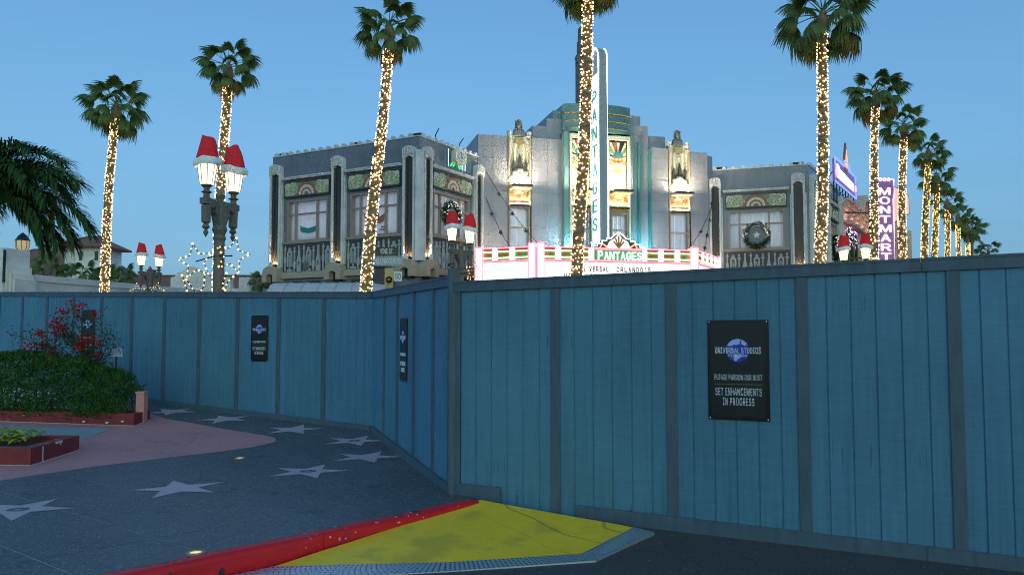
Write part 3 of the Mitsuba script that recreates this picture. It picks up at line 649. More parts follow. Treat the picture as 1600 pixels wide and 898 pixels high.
# ------------------------------------------------------------------ the corner theatre building: two wings and the theatre front
C0 = np.array([-5.266, 45.0])
TO = np.array([-1.967, 50.81]); TF = Fr(TO, math.radians(14))
R0 = np.array([13.665, 54.706]); FF = Fr(R0, math.radians(-18))
C2 = np.array([19.723, 52.737]); SF = Fr(C2, math.atan2(1250, 770))
LW = Fr(C0, e=(0.872, -0.490))                       # left wing's left face: s from -11.6 to 0
RW_ = Fr(C0, math.atan2(1250, 710))                  # left wing's right face: s from 0 to 6.65
rb = random.Random(3)

UP = 3.0
def uplight(owner, fr, s, d, z, w, c, power, tilt=0.0, depth=0.10, pick=1.5):
    """a small fixture with a lit lens looking up"""
    u = part(owner, 'uplight', B(fr, s - w / 2 - .02, s + w / 2 + .02, d - depth / 2 - .02, d + depth / 2 + .02, z - 0.12, z - 0.004), 'iron_mat')
    a, b, cc, dd = fr.P(s - w / 2, d + depth / 2, z), fr.P(s + w / 2, d + depth / 2, z), fr.P(s + w / 2, d - depth / 2, z - tilt), fr.P(s - w / 2, d - depth / 2, z - tilt)
    part(u, 'lens', trimesh.Trimesh([a, b, cc, dd], [[0, 1, 2], [0, 2, 3]], process=False), emit(c, power * UP, pick))
    return u

def pilaster(owner, fr, s0, s1, light=None):
    sc, w = (s0 + s1) / 2, s1 - s0
    k = part(owner, 'pilaster', MB().cbox(fr, s0 + .06, s0 + .2, 0.0, .30, 5.9, 12.2, .03).cbox(fr, s1 - .2, s1 - .06, 0.0, .30, 5.9, 12.2, .03)
             .cbox(fr, s0 - .03, s0 + .06, 0.0, .20, 5.9, 11.1, .03).cbox(fr, s1 - .06, s1 + .03, 0.0, .20, 5.9, 11.1, .03).mesh(), 'pale_mat')
    part(k, 'inset', MB().box(fr, s0 + .2, sc - .14, 0, .17, 5.95, 11.75).box(fr, sc + .14, s1 - .2, 0, .17, 5.95, 11.75).box(fr, sc - .14, sc + .14, 0, .12, 5.95, 11.75).mesh(), 'dark_inset_mat')
    cap = Polygon([(s0 + .2, 11.75), (sc - .1, 11.88), (sc + .1, 11.88), (s1 - .2, 11.75), (s1 - .06, 11.75), (s1 - .06, 12.2), (s1 - .12, 12.32), (sc + .2, 12.44), (sc - .2, 12.44), (s0 + .12, 12.32), (s0 + .06, 12.2), (s0 + .06, 11.75)])
    cp = MB().poly(fr, cap, 0.0, .33)
    for i in range(7):
        x = s0 + .14 + (w - .28) * i / 6
        cp.cbox(fr, x - .035, x + .035, .33, .40, 11.98, 12.34 + .12 * math.cos((i - 3) * .5), .015)
    part(k, 'capital', cp.mesh(), 'pale_mat')
    b0 = Polygon([(s0 - .12, 5.0), (s1 + .12, 5.0), (s1 + .12, 5.55), (s1 - .02, 5.86), (sc + .2, 5.98), (sc - .2, 5.98), (s0 + .02, 5.86), (s0 - .12, 5.55)])
    nic = Polygon([(sc - .26, 4.9), (sc + .26, 4.9), (sc + .26, 5.42), (sc, 5.52), (sc - .26, 5.42)])
    part(k, 'pedestal', MB().poly(fr, b0.difference(nic), 0.0, .62).mesh(), 'base_mat')
    part(k, 'niche', MB().poly(fr, nic.buffer(-.004), 0.0, .2).mesh(), 'iron_mat')
    part(k, 'finial', MB().lathe([(.14, 0), (.17, .05), (.1, .1), (.15, .2), (.1, .3), (.03, .34)], fr.P(sc, .48, 5.97), 8).mesh(), 'pale_mat', 40)
    if light: uplight(k, fr, sc, .30, 6.13, min(.34, w * .36), WARM, light * 15, depth=.12, pick=.7)
    return k

def frieze(owner, fr, s0, s1, z0=10.35, z1=11.2, d=0.10):
    k = part(owner, 'frieze', B(fr, s0, s1, 0.0, d, z0, z1), 'olive_mat')
    part(k, 'frame', MB().box(fr, s0 - .05, s1 + .05, 0, d + .07, z1 + .002, z1 + .07).box(fr, s0 - .05, s1 + .05, 0, d + .10, z0 - .09, z0 - .002).box(fr, s0 - .05, s0 - .002, 0, d + .06, z0, z1).box(fr, s1 + .002, s1 + .05, 0, d + .06, z0, z1).mesh(), 'darkwall_mat')
    sc, R = (s0 + s1) / 2, (z1 - z0) * .93
    for i, (r0, r1, m) in enumerate(((.80, 1.0, 'terracotta_mat'), (.56, .78, 'creamrelief_mat'), (.44, .54, 'terracotta_mat'), (.24, .42, 'creamrelief_mat'), (0, .2, 'terracotta_mat'))):
        mb = MB()
        if r0 > .2:
            nseg = 9
            for q in range(nseg):
                mb.poly(fr, ring(sc, z0 + .03, r0 * R, r1 * R, PI * (q + .06) / nseg, PI * (q + .94) / nseg, 5), d, d + .06 + .012 * (i % 2))
        else: mb.poly(fr, ring(sc, z0 + .03, 0, r1 * R, 0.0, PI, 9), d, d + .07)
        part(k, 'sunburst', mb.mesh(), m)
    for sg in (-1, 1):
        h = z1 - z0; side = s1 - sc - R
        for q, (u, v, r, t) in enumerate(((.18, .36, .34, 1.6), (.5, .62, .30, 1.5), (.52, .20, .2, 1.2), (.82, .36, .33, 1.6), (.86, .78, .2, 1.2), (.2, .82, .2, 1.2))):
            g = spiral(sc + sg * (R + side * u), z0 + h * v, h * r * .95, h * .09, t, sg * (1 if q % 2 else -1), q * 1.3)
            g = g.intersection(sbox(s0 + .01, z0 + .01, s1 - .01, z1 - .01))
            part(k, 'scroll', MB().poly(fr, g, d, d + .05 + .01 * (q % 3)).mesh(), 'greenrelief_mat' if q != 4 else 'creamrelief_mat')
        lv = unary_union([affinity.rotate(affinity.scale(Point(sc + sg * (R + side * x), z0 + h * y).buffer(.1), 1.5, .55), a) for x, y, a in ((.34, .12, 20), (.35, .45, 70), (.66, .85, -30), (.68, .5, 60), (.98, .6, 80), (.36, .93, -20))]).intersection(sbox(s0, z0, s1, z1))
        part(k, 'leaf_relief', MB().poly(fr, lv, d, d + .045).mesh(), 'creamrelief_mat')
    return k

def window(owner, fr, s0, s1, z0, z1, vs=(.2, .73), hz=.66, d=-0.10, lit=0.11, curtain=True, rl=.5):
    k = part(owner, 'window', MB().box(fr, s0, s0 + .1, d - .05, d + .17, z0, z1).box(fr, s1 - .1, s1, d - .05, d + .17, z0, z1).box(fr, s0 + .1, s1 - .1, d - .05, d + .17, z1 - .1, z1).box(fr, s0 + .1, s1 - .1, d - .05, d + .19, z0, z0 + .09).mesh(), 'windowframe_mat')
    xs = [s0 + .1] + [s0 + (s1 - s0) * v for v in vs] + [s1 - .1]
    zs = [z0 + .09] + ([z0 + (z1 - z0) * hz] if hz else []) + [z1 - .1]
    for x in xs[1:-1]: part(k, 'mullion', B(fr, x - .055, x + .055, d - .03, d + .14, zs[0], zs[-1]), 'windowframe_mat')
    for z in zs[1:-1]:
        for a, b in zip(xs[:-1], xs[1:]): part(k, 'transom', B(fr, a + .056 * (a != xs[0]), b - .056 * (b != xs[-1]), d - .02, d + .13, z - .05, z + .05), 'windowframe_mat')
    for a, b in zip(xs[:-1], xs[1:]):
        for c, e in zip(zs[:-1], zs[1:]):
            v = [fr.P(a, d, c), fr.P(b, d, c), fr.P(b, d, e), fr.P(a, d, e)]
            part(k, 'pane', trimesh.Trimesh(v, [[0, 1, 2], [0, 2, 3]], process=False), 'pane_mat')
    if curtain:
        n = int((s1 - s0) * 26); t = np.linspace(s0 + .05, s1 - .05, n)
        w = 0.03 * np.sin(t * 26) + .022 * np.sin(t * 41 + 1) + .015 * np.sin(t * 12)
        v = np.vstack([[fr.P(a, d - .16 + q, z0) for a, q in zip(t, w)], [fr.P(a, d - .16 + q, z1) for a, q in zip(t, w)]])
        f = np.array([[i, i + 1, n + i + 1, n + i] for i in range(n - 1)])
        part(k, 'curtain', trimesh.Trimesh(v, np.vstack([f[:, [0, 1, 2]], f[:, [0, 2, 3]]]), process=False), 'curtain_thin_mat', True)
        if lit:                                      # the lit room behind the curtain
            a, b, c, e = fr.P(s0 + .2, d - rl, z0 + .2), fr.P(s1 - .2, d - rl, z0 + .2), fr.P(s1 - .2, d - rl, z1 - .2), fr.P(s0 + .2, d - rl, z1 - .2)
            part(k, 'room_light', trimesh.Trimesh([a, b, c, e], [[0, 1, 2], [0, 2, 3]], process=False), emit((.92, .93, 1.0), lit))
    return k
thin('curtain_thin_mat', (0.74, 0.76, 0.86), 0.75, .8)

def spandrel(owner, fr, s0, s1, z0=5.62, z1=7.3, vent=True):
    k = part(owner, 'spandrel', B(fr, s0, s1, 0, .04, z0, z1), 'darkwall_mat')
    n = max(5, int((s1 - s0) / .36)); h = z1 - z0
    for i in range(n):
        x = s0 + (i + .5) * (s1 - s0) / n; kind = i % 4
        if kind == 0: g = unary_union([sbox(x - .045, z0, x + .045, z0 + h * .84), Point(x, z0 + h * .86).buffer(.085), affinity.scale(Point(x, z0 + h * .45).buffer(.1), 1, 2.6), Polygon([(x - .04, z0 + h * .9), (x + .04, z0 + h * .9), (x, z0 + h)])])
        elif kind == 1: g = unary_union([ring(x, z0 + h * .68, .06, .2, 0, PI), sbox(x - .2, z0 + h * .2, x - .09, z0 + h * .7), sbox(x + .09, z0 + h * .2, x + .2, z0 + h * .7), sbox(x - .03, z0, x + .03, z0 + h * .62), Point(x, z0 + h * .84).buffer(.09), sbox(x - .2, z0, x + .2, z0 + h * .08)])
        elif kind == 2: g = unary_union([sbox(x - .04, z0, x + .04, z0 + h * .9), Point(x, z0 + h * .88).buffer(.07), sbox(x - .13, z0 + h * .72, x + .13, z0 + h * .77), affinity.scale(Point(x, z0 + h * .25).buffer(.12), 1, 2.2)])
        else: g = unary_union([Polygon([(x - .15, z0), (x + .15, z0), (x + .17, z0 + h * .4), (x + .07, z0 + h * .62), (x + .05, z0 + h * .95), (x - .05, z0 + h * .95), (x - .07, z0 + h * .62), (x - .17, z0 + h * .4)]).difference(affinity.scale(Point(x, z0 + h * .3).buffer(.07), 1, 2.4))])
        part(k, 'relief_figure', MB().poly(fr, g.intersection(sbox(s0, z0, s1, z1)), .04, .10 + .02 * (i % 2)).mesh(), 'ornament_mat')
    if vent:
        sc = (s0 + s1) / 2
        g = Polygon([(sc - .22, z0 + .05), (sc + .22, z0 + .05), (sc + .22, z0 + .5), (sc, z0 + .66), (sc - .22, z0 + .5)])
        v = part(k, 'vent', MB().poly(fr, g, .04, .14).mesh(), 'vent_mat')
        for i in range(5): part(v, 'slat', B(fr, sc - .17, sc + .17, .14, .17, z0 + .1 + i * .09, z0 + .15 + i * .09), 'louvre_mat')
    return k

def bay(owner, fr, s0, s1, vent=True, lit=0.11):
    """one bay between two pilasters: ledge, frieze, window, sill, spandrel"""
    part(owner, 'ledge', MB().box(fr, s0, s1, .0, .26, 11.40, 11.47).box(fr, s0, s1, .0, .32, 11.472, 11.55).mesh(), 'pale_mat')
    frieze(owner, fr, s0 + .2, s1 - .2)
    window(owner, fr, s0 + .33, s1 - .33, 7.5, 10.08, lit=lit)
    part(owner, 'sill', MB().box(fr, s0, s1, .0, .18, 7.36, 7.495).mesh(), 'windowframe_mat')
    spandrel(owner, fr, s0 + .03, s1 - .03, vent=vent)

def wall_with_holes(fr, s0, s1, z0, z1, holes, d0=-0.35, d1=0.0):
    g = sbox(s0, z0, s1, z1)
    for h in holes: g = g.difference(sbox(*h))
    return MB().poly(fr, g, d0, d1).mesh()

def parapet(owner, fr, s0, s1, step=.62):
    part(owner, 'coping', B(fr, s0, s1, -.4, .06, 13.0, 13.06), 'pale_mat')
    for i in range(int((s1 - s0) / step)):
        x = s0 + (i + .5) * step
        if x < s1 - .2: part(owner, 'coping_block', MB().box(fr, x - .13, x + .13, -.2, .07, 13.062, 13.17).box(fr, x - .07, x + .07, -.14, .09, 13.172, 13.23).mesh(), 'pale_mat')

# left wing
lw = thing('shop_wing', 'dark art deco corner wing left of the theatre, pale pilasters, windows and green friezes', 'building')
bl = [(-10.45, -6.45), (-5.3, -1.1)]; br = [(1.0, 5.5)]
part(lw, 'wall', wall_with_holes(LW, -11.5, -0.02, 0, 13.0, [(a + .34, 7.51, b - .34, 10.07) for a, b in bl]), 'glazed_mat')
part(lw, 'wall', wall_with_holes(RW_, 0.0, 6.65, 0, 12.995, [(a + .34, 7.51, b - .34, 10.07) for a, b in br]), 'glazed_mat')
part(lw, 'wall', MB().plan([LW.P(-11.5, -.36, 0)[:2], LW.P(-11.5, -7, 0)[:2], RW_.P(6.6, -7, 0)[:2], RW_.P(6.6, -.36, 0)[:2]], 12.2, 12.5).box(LW, -11.5, -11.2, -7, -.36, 0, 12.95).mesh(), 'glazed_mat')
part(lw, 'inner_wall', MB().box(LW, -11.1, -1, -2.2, -2.1, 5, 12.1).box(RW_, 1.6, 6.4, -2.2, -2.1, 5, 12.1).mesh(), 'darkwall_mat')
for a, b in bl: bay(lw, LW, a, b)
for a, b in br: bay(lw, RW_, a, b)
pilaster(lw, LW, -11.55, -10.5, 1.3); pilaster(lw, LW, -6.4, -5.35, 1.3); pilaster(lw, LW, -1.05, -.08, .4); pilaster(lw, RW_, .08, 1.0, 1.4); pilaster(lw, RW_, 5.58, 6.6, 2.4)
part(lw, 'corner_post', MB().plan([LW.P(-.06, .3, 0)[:2], LW.P(0, .02, 0)[:2], RW_.P(.06, .3, 0)[:2], (LW.P(0, .3, 0)[:2] + RW_.P(0, .3, 0)[:2]) / 2], 5.9, 12.2).mesh(), 'pale_mat')
parapet(lw, LW, -11.5, -.02); parapet(lw, RW_, .05, 6.6)
for fr, s in ((LW, -10.9), (LW, -4.9), (LW, -.5)): part(lw, 'floodlight_box', B(fr, s - .4, s + .4, -.7, -.2, 13.07, 13.27), 'iron_mat')
for s in (2.0, 4.6):
    m = MB().tube([RW_.P(s, -.3, 13.0), RW_.P(s, -.3, 13.55), RW_.P(s - 1.1, .7, 13.55)], .035, 5)
    part(lw, 'lamp_bracket', m.mesh(), 'iron_mat')
part(lw, 'plinth_course', MB().box(LW, -10.4, -6.5, 0, .25, 5.2, 5.58).box(LW, -5.25, -1.15, 0, .25, 5.2, 5.58).box(RW_, 1.05, 5.5, 0, .25, 5.2, 5.58).mesh(), 'base_mat')
for a, b in ((-9.9, -8.6), (-8.3, -7.1), (-4.7, -3.4), (-3.1, -1.8)): part(lw, 'window', B(LW, a, b, .252, .27, 4.2, 5.0), 'dark_inset_mat')
# blue glass panel with green neon and a clock
gpnl = part(lw, 'glass_panel', B(RW_, 2.75, 5.45, .0, .05, 11.75, 12.9), 'glasspanel_mat', label='blue glass panel with white and green neon tubes')
for s in (2.80, 4.35, 4.62): part(gpnl, 'neon_tube', MB().tube([RW_.P(s, .10, 11.8), RW_.P(s, .10, 12.85)], .025, 6).mesh(), emit((.55, .75, 1.0), .30))
for q in (((3.0, 11.85), (3.3, 12.15)), ((3.25, 11.85), (3.5, 12.1)), ((3.75, 12.15), (4.0, 11.8)), ((3.95, 12.2), (4.2, 11.85)), ((3.75, 12.6), (3.8, 12.9)), ((3.95, 12.6), (4.0, 12.9))):
    part(gpnl, 'neon_tube', MB().tube([RW_.P(q[0][0], .12, q[0][1]), RW_.P(q[1][0], .12, q[1][1])], .035, 6).mesh(), emit((.05, 1.0, .25), .30))
ck = thing('clock', 'pale stone octagonal clock on the parapet over the wing with the green neon', 'clock')
g = Polygon([(2.8, 12.1), (3.1, 11.95), (3.7, 11.95), (4.0, 12.1), (4.0, 12.65), (3.7, 12.82), (3.1, 12.82), (2.8, 12.65)])
part(ck, 'case', MB().poly(RW_, g, .3, .62).mesh(), 'creamrelief_mat')
part(ck, 'face', MB().poly(RW_, Point(3.4, 12.38).buffer(.33), .622, .64).mesh(), 'pale_mat')
part(ck, 'arm', MB().box(RW_, 3.35, 3.45, .05, .3, 12.3, 12.4).mesh(), 'iron_mat')
for a in range(12): part(ck, 'hour_mark', MB().poly(RW_, affinity.rotate(sbox(3.385, 12.62, 3.415, 12.69), a * 30, origin=(3.4, 12.38)), .642, .652).mesh(), 'letter_mat')
part(ck, 'hand', MB().poly(RW_, LineString([(3.4, 12.38), (3.4, 12.6)]).buffer(.02), .655, .662).mesh(), 'letter_mat')
part(ck, 'hand', MB().poly(RW_, LineString([(3.4, 12.38), (3.53, 12.3)]).buffer(.025), .664, .67).mesh(), 'letter_mat')
# painted window signs
ws = thing('window_sign', 'teal ribbon sign painted on the left window of the dark wing', 'sign')
rbp = Polygon([(-9.15, 8.15), (-8.95, 8.05), (-8.45, 7.98), (-7.95, 8.05), (-7.72, 8.18), (-7.72, 8.55), (-7.9, 8.4), (-8.45, 8.3), (-8.98, 8.4), (-9.15, 8.52)])
part(ws, 'ribbon', MB().poly(LW, rbp, -.098, -.092).mesh(), 'teal_mat')
part(ws, 'border', MB().poly(LW, sbox(-9.3, 7.75, -7.55, 8.9).difference(sbox(-9.27, 7.78, -7.58, 8.87)), -.098, -.092).mesh(), 'silver_mat')
ws = thing('window_sign', 'orange winged emblem with dark lettering lines on the window behind the lit palm', 'sign')
for sg in (-1, 1): part(ws, 'wing', MB().poly(LW, Polygon([(-3.2 + sg * .18, 8.55), (-3.2 + sg * .95, 8.95), (-3.2 + sg * .8, 8.6), (-3.2 + sg * .55, 8.3), (-3.2 + sg * .2, 8.2)]), -.098, -.092).mesh(), 'terracotta_mat')
part(ws, 'shield', MB().poly(LW, affinity.scale(Point(-3.2, 8.6).buffer(.24), 1, 1.6), -.098, -.09).mesh(), 'iron_mat')
for a, b, z in ((-4.1, -3.5, 9.2), (-2.9, -2.3, 9.2), (-4.0, -3.5, 7.8), (-2.9, -2.4, 7.8), (-2.8, -2.4, 7.95)):
    for i in range(6): part(ws, 'letter_stroke', B(LW, a + (b - a) * i / 6, a + (b - a) * (i + .7) / 6, -.098, -.093, z, z + .1), 'letter_mat')

# right wing
rw = thing('shop_wing', 'dark art deco wing right of the theatre with one lit wreath window facing the camera', 'building')
bf = [(.86, 5.15)]; bs = [(1.1, 5.2), (6.3, 10.4)]
part(rw, 'wall', wall_with_holes(FF, 0.0, 6.36, 0, 13.0, [(a + .34, 7.51, b - .34, 10.07) for a, b in bf]), 'glazed_mat')
part(rw, 'wall', wall_with_holes(SF, 0.0, 11.5, 0, 12.995, [(a + .34, 7.51, b - .34, 10.07) for a, b in bs]), 'glazed_mat')
part(rw, 'wall', MB().plan([FF.P(.1, -.4, 0)[:2], FF.P(6.3, -.4, 0)[:2], SF.P(11.4, -.4, 0)[:2], SF.P(11.4, -7, 0)[:2], FF.P(.1, -9, 0)[:2]], 12.2, 12.5).box(SF, 11.1, 11.4, -7, -.4, 0, 12.9).mesh(), 'glazed_mat')
part(rw, 'inner_wall', MB().box(FF, .1, 5, -2.2, -2.1, 5, 12.1).box(SF, 1.6, 11, -2.2, -2.1, 5, 12.1).mesh(), 'darkwall_mat')
for a, b in bf: bay(rw, FF, a, b, False)
for a, b in bs: bay(rw, SF, a, b, False)
pilaster(rw, FF, -.1, .8, 2.2); pilaster(rw, FF, 5.21, 6.2, 1.0); pilaster(rw, SF, .15, 1.0, .4); pilaster(rw, SF, 5.3, 6.2, .4); pilaster(rw, SF, 10.5, 11.4, .4)
parapet(rw, FF, .02, 6.3); parapet(rw, SF, .1, 11.4)
for fr, s in ((FF, .7), (FF, 5.7)): part(rw, 'floodlight_box', B(fr, s - .4, s + .4, -.7, -.2, 13.07, 13.27), 'iron_mat')

pr('medallion_mat', (0.16, 0.19, 0.22), .5)
def wreath(label, fr, sc, zc, R=.85, d=.28):
    k = thing('wreath', label, 'wreath', 'lit Christmas wreaths on the windows')
    rng = np.random.default_rng(int(sc * 10) + 5)
    mb = MB(); bp = []
    for i in range(1500):
        a, q = rng.uniform(0, 2 * PI), rng.uniform(0, 2 * PI); r = .19 * math.sqrt(rng.random())
        rr = R - .2 + r * math.cos(q); c = fr.P(sc + rr * math.cos(a), d + r * math.sin(q), zc + rr * math.sin(a))
        mb.add(*leaf4(c + .03 * rdir(rng), rdir(rng), rdir(rng), .17, .05, .2))
    for i in range(58):
        a, q = rng.uniform(-.25, PI + .25), rng.uniform(.3, 2.8); rr = R - .2 + .2 * math.cos(q)
        bp.append(fr.P(sc + rr * math.cos(a), d + .21 * math.sin(q), zc + rr * math.sin(a)))
    t = np.linspace(0, 2 * PI, 25)
    part(k, 'hoop', MB().tube([fr.P(sc + (R - .2) * math.cos(a), d, zc + (R - .2) * math.sin(a)) for a in t], .09, 8, False).mesh(), 'wreath_mat', 40)
    part(k, 'foliage', mb.mesh(), 'wreath_mat', stuff=True)
    part(k, 'bulb', bulbs(bp, .026), emit((1.0, .95, .88), .30), stuff=True)
    part(k, 'medallion', MB().poly(fr, Point(sc, zc).buffer(R - .36), d - .03, d).mesh(), 'medallion_mat')
    part(k, 'medallion_star', MB().poly(fr, star_poly(sc, zc, .26, .45), d + .002, d + .03).mesh(), 'creamrelief_mat')
    part(k, 'hanger', MB().tube([fr.P(sc, .19, 7.45), fr.P(sc, d, zc - R + .1)], .05, 6).mesh(), 'iron_mat')
wreath('lit green wreath on the window under the octagonal clock', RW_, 2.9, 8.75, .95)
wreath('lit green wreath with a star medallion facing the camera on the right wing', FF, 3.02, 8.4, .95)
wreath('lit green wreath on the side window just left of the thick lit palm', SF, 2.4, 8.4, .95)
wreath('lit green wreath on the side window just right of the thick lit palm', SF, 8.1, 8.2, .95)

# theatre front
th = thing('theatre', 'stepped grey granite art deco theatre front with a curved teal central tower', 'building')
def stone(owner, s0, s1, z0, z1, d0, d1, courses=.72, bw=1.05, m='granite_mat', name='stone_block'):
    """a block of masonry: core, with panels proud of it"""
    core = part(owner, 'wall', B(TF, s0 + .012, s1 - .012, d0, d1 - .03, max(z0, 0), z1 - .012), 'darkwall_mat')
    zz = list(np.arange(z1, max(z0, 6.0), -courses)); zz = zz + [zz[-1] - courses]
    n = max(1, round((s1 - s0) / bw)); w = (s1 - s0) / n
    for i, z in enumerate(zz[:-1]):
        off = 0
        for j in range(n):
            a, b = s0 + j * w, s0 + (j + 1) * w
            e = rb.uniform(-.0015, .0015)
            part(owner, name, MB().cbox(TF, a + .005, b - .005, d1 - .035, d1 + e, zz[i + 1] + .005, z - .005, .004).mesh(), m)
    return core
def solid(owner, s0, s1, z0, z1, d0, d1, m='granite_mat', name='wall'): return part(owner, name, B(TF, s0, s1, d0, d1, z0, z1), m)
stone(th, -.3, 1.66, 0, 14.5, -5, .35); solid(th, -.32, -.302, 6, 14.5, -5, .3, 'granite_mat')
stone(th, 3.24, 5.45, 0, 14.46, -5, .35)
solid(th, 3.41, 5.5, 14.46, 15.36, -6, .02); solid(th, 4.37, 5.6, 15.36, 15.92, -7, 0.0); solid(th, 4.85, 5.9, 15.92, 16.5, -7, -.1, 'teal_stone_mat')
stone(th, 10.1, 11.5, 0, 15.8, -6, .1); solid(th, 10.14, 11.0, 15.8, 16.5, -7, -.05)
solid(th, 11.5, 12.83, 14.3, 15.2, -6, -.1)
stone(th, 11.53, 12.84, 0, 14.3, -5, .35); stone(th, 14.46, 15.75, 0, 14.17, -5, .35)
part(th, 'wall', MB().plan([TF.P(15.755, .3, 0)[:2], TF.P(16.3, .0, 0)[:2], TF.P(16.3, -5, 0)[:2], TF.P(15.755, -5, 0)[:2]], 0, 14.0).mesh(), 'granite_mat')
for s in (10.72, 11.5): part(th, 'pilaster_strip', MB().cbox(TF, s - .06, s + .06, .1, .42, 6, 14.6 if s < 11 else 14.2, .02).mesh(), 'teal_mat')
# the curved tower: drum with ledges, bays under it
arc = lambda s: .18 + .75 * math.sqrt(max(0.0, 1 - ((s - 7.77) / 2.55) ** 2))
def drum(z0, z1, grow, m, name='drum'):
    t = np.linspace(5.42 - grow * .2, 10.12 + grow * .2, 25)
    front = [TF.P(a, arc(a) + grow, 0)[:2] for a in t]
    b = MB()
    pts = [TF.P(5.3, -4, 0)[:2], TF.P(10.2, -4, 0)[:2]] + front[::-1]
    return part(th, name, b.plan(pts, z0, z1).mesh(), m, 30)
pr('teal_stone_mat', (0.13, 0.25, 0.26), .4, clearcoat=0.6)
drum(16.22, 16.86, -.12, 'teal_stone_mat'); drum(15.70, 16.2, -.06, 'teal_stone_mat'); drum(15.22, 15.68, .0, 'teal_stone_mat'); drum(14.96, 15.2, .06, 'teal_stone_mat')
for z in (16.20, 15.68, 15.20): drum(z + .001, z + .019, .10, 'gold_mat', 'ledge')
t = np.linspace(5.42, 10.12, 25)
part(th, 'wall', MB().plan([TF.P(5.45, -4, 0)[:2], TF.P(10.1, -4, 0)[:2]] + [TF.P(a, arc(a) - .58, 0)[:2] for a in t[::-1]], 0, 14.95).mesh(), 'teal_stone_mat')
def art_bay(fr, s0, s1, d, label):
    """tall lit panel between cream strips: sunburst, mask, discs; rosette band; window"""
    sc, w = (s0 + s1) / 2, s1 - s0
    bay_ = part(th, 'tower_bay', MB().box(fr, s0, s0 + .13, d, d + .32, 7, 14.8).box(fr, s1 - .13, s1, d, d + .32, 7, 14.8).box(fr, s0 + .13, s1 - .13, d, d + .3, 14.55, 14.82).mesh(), 'creamrelief_mat', label=label)
    a, b = s0 + .16, s1 - .16
    P_ = lambda n, g, d0, d1, m: part(bay_, n, MB().poly(fr, g, d0, d1).mesh(), m)
    P_('panel', sbox(a, 11.1, b, 14.5), d, d + .06, 'iron_mat')
    P_('panel', sbox(a + .07, 11.2, b - .07, 13.9), d + .06, d + .09, 'creamrelief_mat')
    zc = 13.35
    cols = ['terracotta_mat', 'creamrelief_mat', 'marqgreen_mat', 'creamrelief_mat', 'iron_mat', 'creamrelief_mat', 'terracotta_mat', 'creamrelief_mat', 'marqgreen_mat', 'creamrelief_mat', 'iron_mat']
    for i in range(11):
        g = ring(sc, zc, .35, 1.6, PI * (.06 + .88 * i / 11), PI * (.06 + .88 * (i + .78) / 11), 3).intersection(sbox(a + .08, 13.2, b - .08, 14.42))
        P_('ray', g, d + .06, d + .12, cols[i])
    P_('cap', ring(sc, zc + .05, 0, .34, 0, PI, 12), d + .09, d + .2, 'teal_mat')
    P_('crest', Polygon([(sc - .4, zc + .2), (sc - .25, zc + .45), (sc - .12, zc + .36), (sc, zc + .62), (sc + .12, zc + .36), (sc + .25, zc + .45), (sc + .4, zc + .2), (sc, zc + .3)]), d + .12, d + .17, 'blade_mat')
    P_('mask', affinity.scale(Point(sc, zc - .12).buffer(.3), 1, .75), d + .09, d + .19, 'mask_mat')
    for q in (-.13, .13): P_('eye', affinity.scale(Point(sc + q, zc - .06).buffer(.07), 1.2, .6), d + .19, d + .21, 'creamrelief_mat')
    P_('mouth', sbox(sc - .06, zc - .28, sc + .06, zc - .2), d + .19, d + .21, 'iron_mat')
    for sg in (-1, 1):
        P_('scroll', spiral(sc + sg * .42, zc - .35, .2, .06, 1.5, sg), d + .09, d + .14, 'gold_mat')
        for i in range(6): P_('bead', Point(sg * (w / 2 - .28) + sc, 11.4 + i * .3).buffer(.05), d + .09, d + .13, 'orange_mat')
    for i, r in enumerate((.42, .36, .3)): P_('disc', Point(sc, 12.4).buffer(r), d + .09, d + .11 + .02 * i, ('gold_mat', 'creamrelief_mat', 'greenrelief_mat')[i])
    for i in range(7): P_('petal', affinity.rotate(affinity.scale(Point(sc, 12.55).buffer(.1), .4, 1.4), (i - 3) * 26, origin=(sc, 12.35)), d + .15, d + .18, 'gold_mat')
    for i in range(3):
        for j in range(2): P_('key_block', sbox(sc - .5 + i * .36, 11.35 + j * .32, sc - .22 + i * .36, 11.52 + j * .32).difference(sbox(sc - .44 + i * .36, 11.39 + j * .32, sc - .28 + i * .36, 11.46 + j * .32)), d + .09, d + .13, 'gold_mat')
    rosettes(bay_, fr, sc, 10.55, w - .3, d)
    part(bay_, 'lintel', B(fr, a, b, d, d + .2, 9.72, 10.02), 'gold_mat')
    part(bay_, 'lintel', B(fr, a, b, d, d + .22, 10.88, 11.06), 'gold_mat')
def rosettes(owner, fr, sc, zc, w, d):
    P_ = lambda n, g, d0, d1, m: part(owner, n, MB().poly(fr, g, d0, d1).mesh(), m)
    P_('rosette_band', sbox(sc - w / 2, zc - .42, sc + w / 2, zc + .3), d, d + .05, 'olive_mat')
    for x, y, r in ((-.33, 0, .34), (.33, 0, .34), (0, -.12, .3)):
        c = (sc + x * w, zc + y)
        for i, q in enumerate((1, .72, .5)): P_('rosette', Point(c).buffer(r * q, quad_segs=6), d + .05, d + .1 + .03 * i + .02 * (x == 0), ('creamrelief_mat', 'gold_mat' if x else 'mask_mat', 'creamrelief_mat')[i])
        for i in range(6): P_('spoke', affinity.rotate(sbox(c[0] - .02, c[1], c[0] + .02, c[1] + r * .45), i * 60, origin=c), d + .185, d + .21, 'mask_mat')
    P_('fan', ring(sc, zc + .05, .06, .32, .5, PI - .5, 7), d + .08, d + .14, 'creamrelief_mat')
d_b = .52
art_bay(TF, 5.72, 7.32, d_b, 'tall lit art deco panel left of the blade sign'); art_bay(TF, 8.30, 9.90, d_b, 'tall lit art deco panel right of the blade sign')
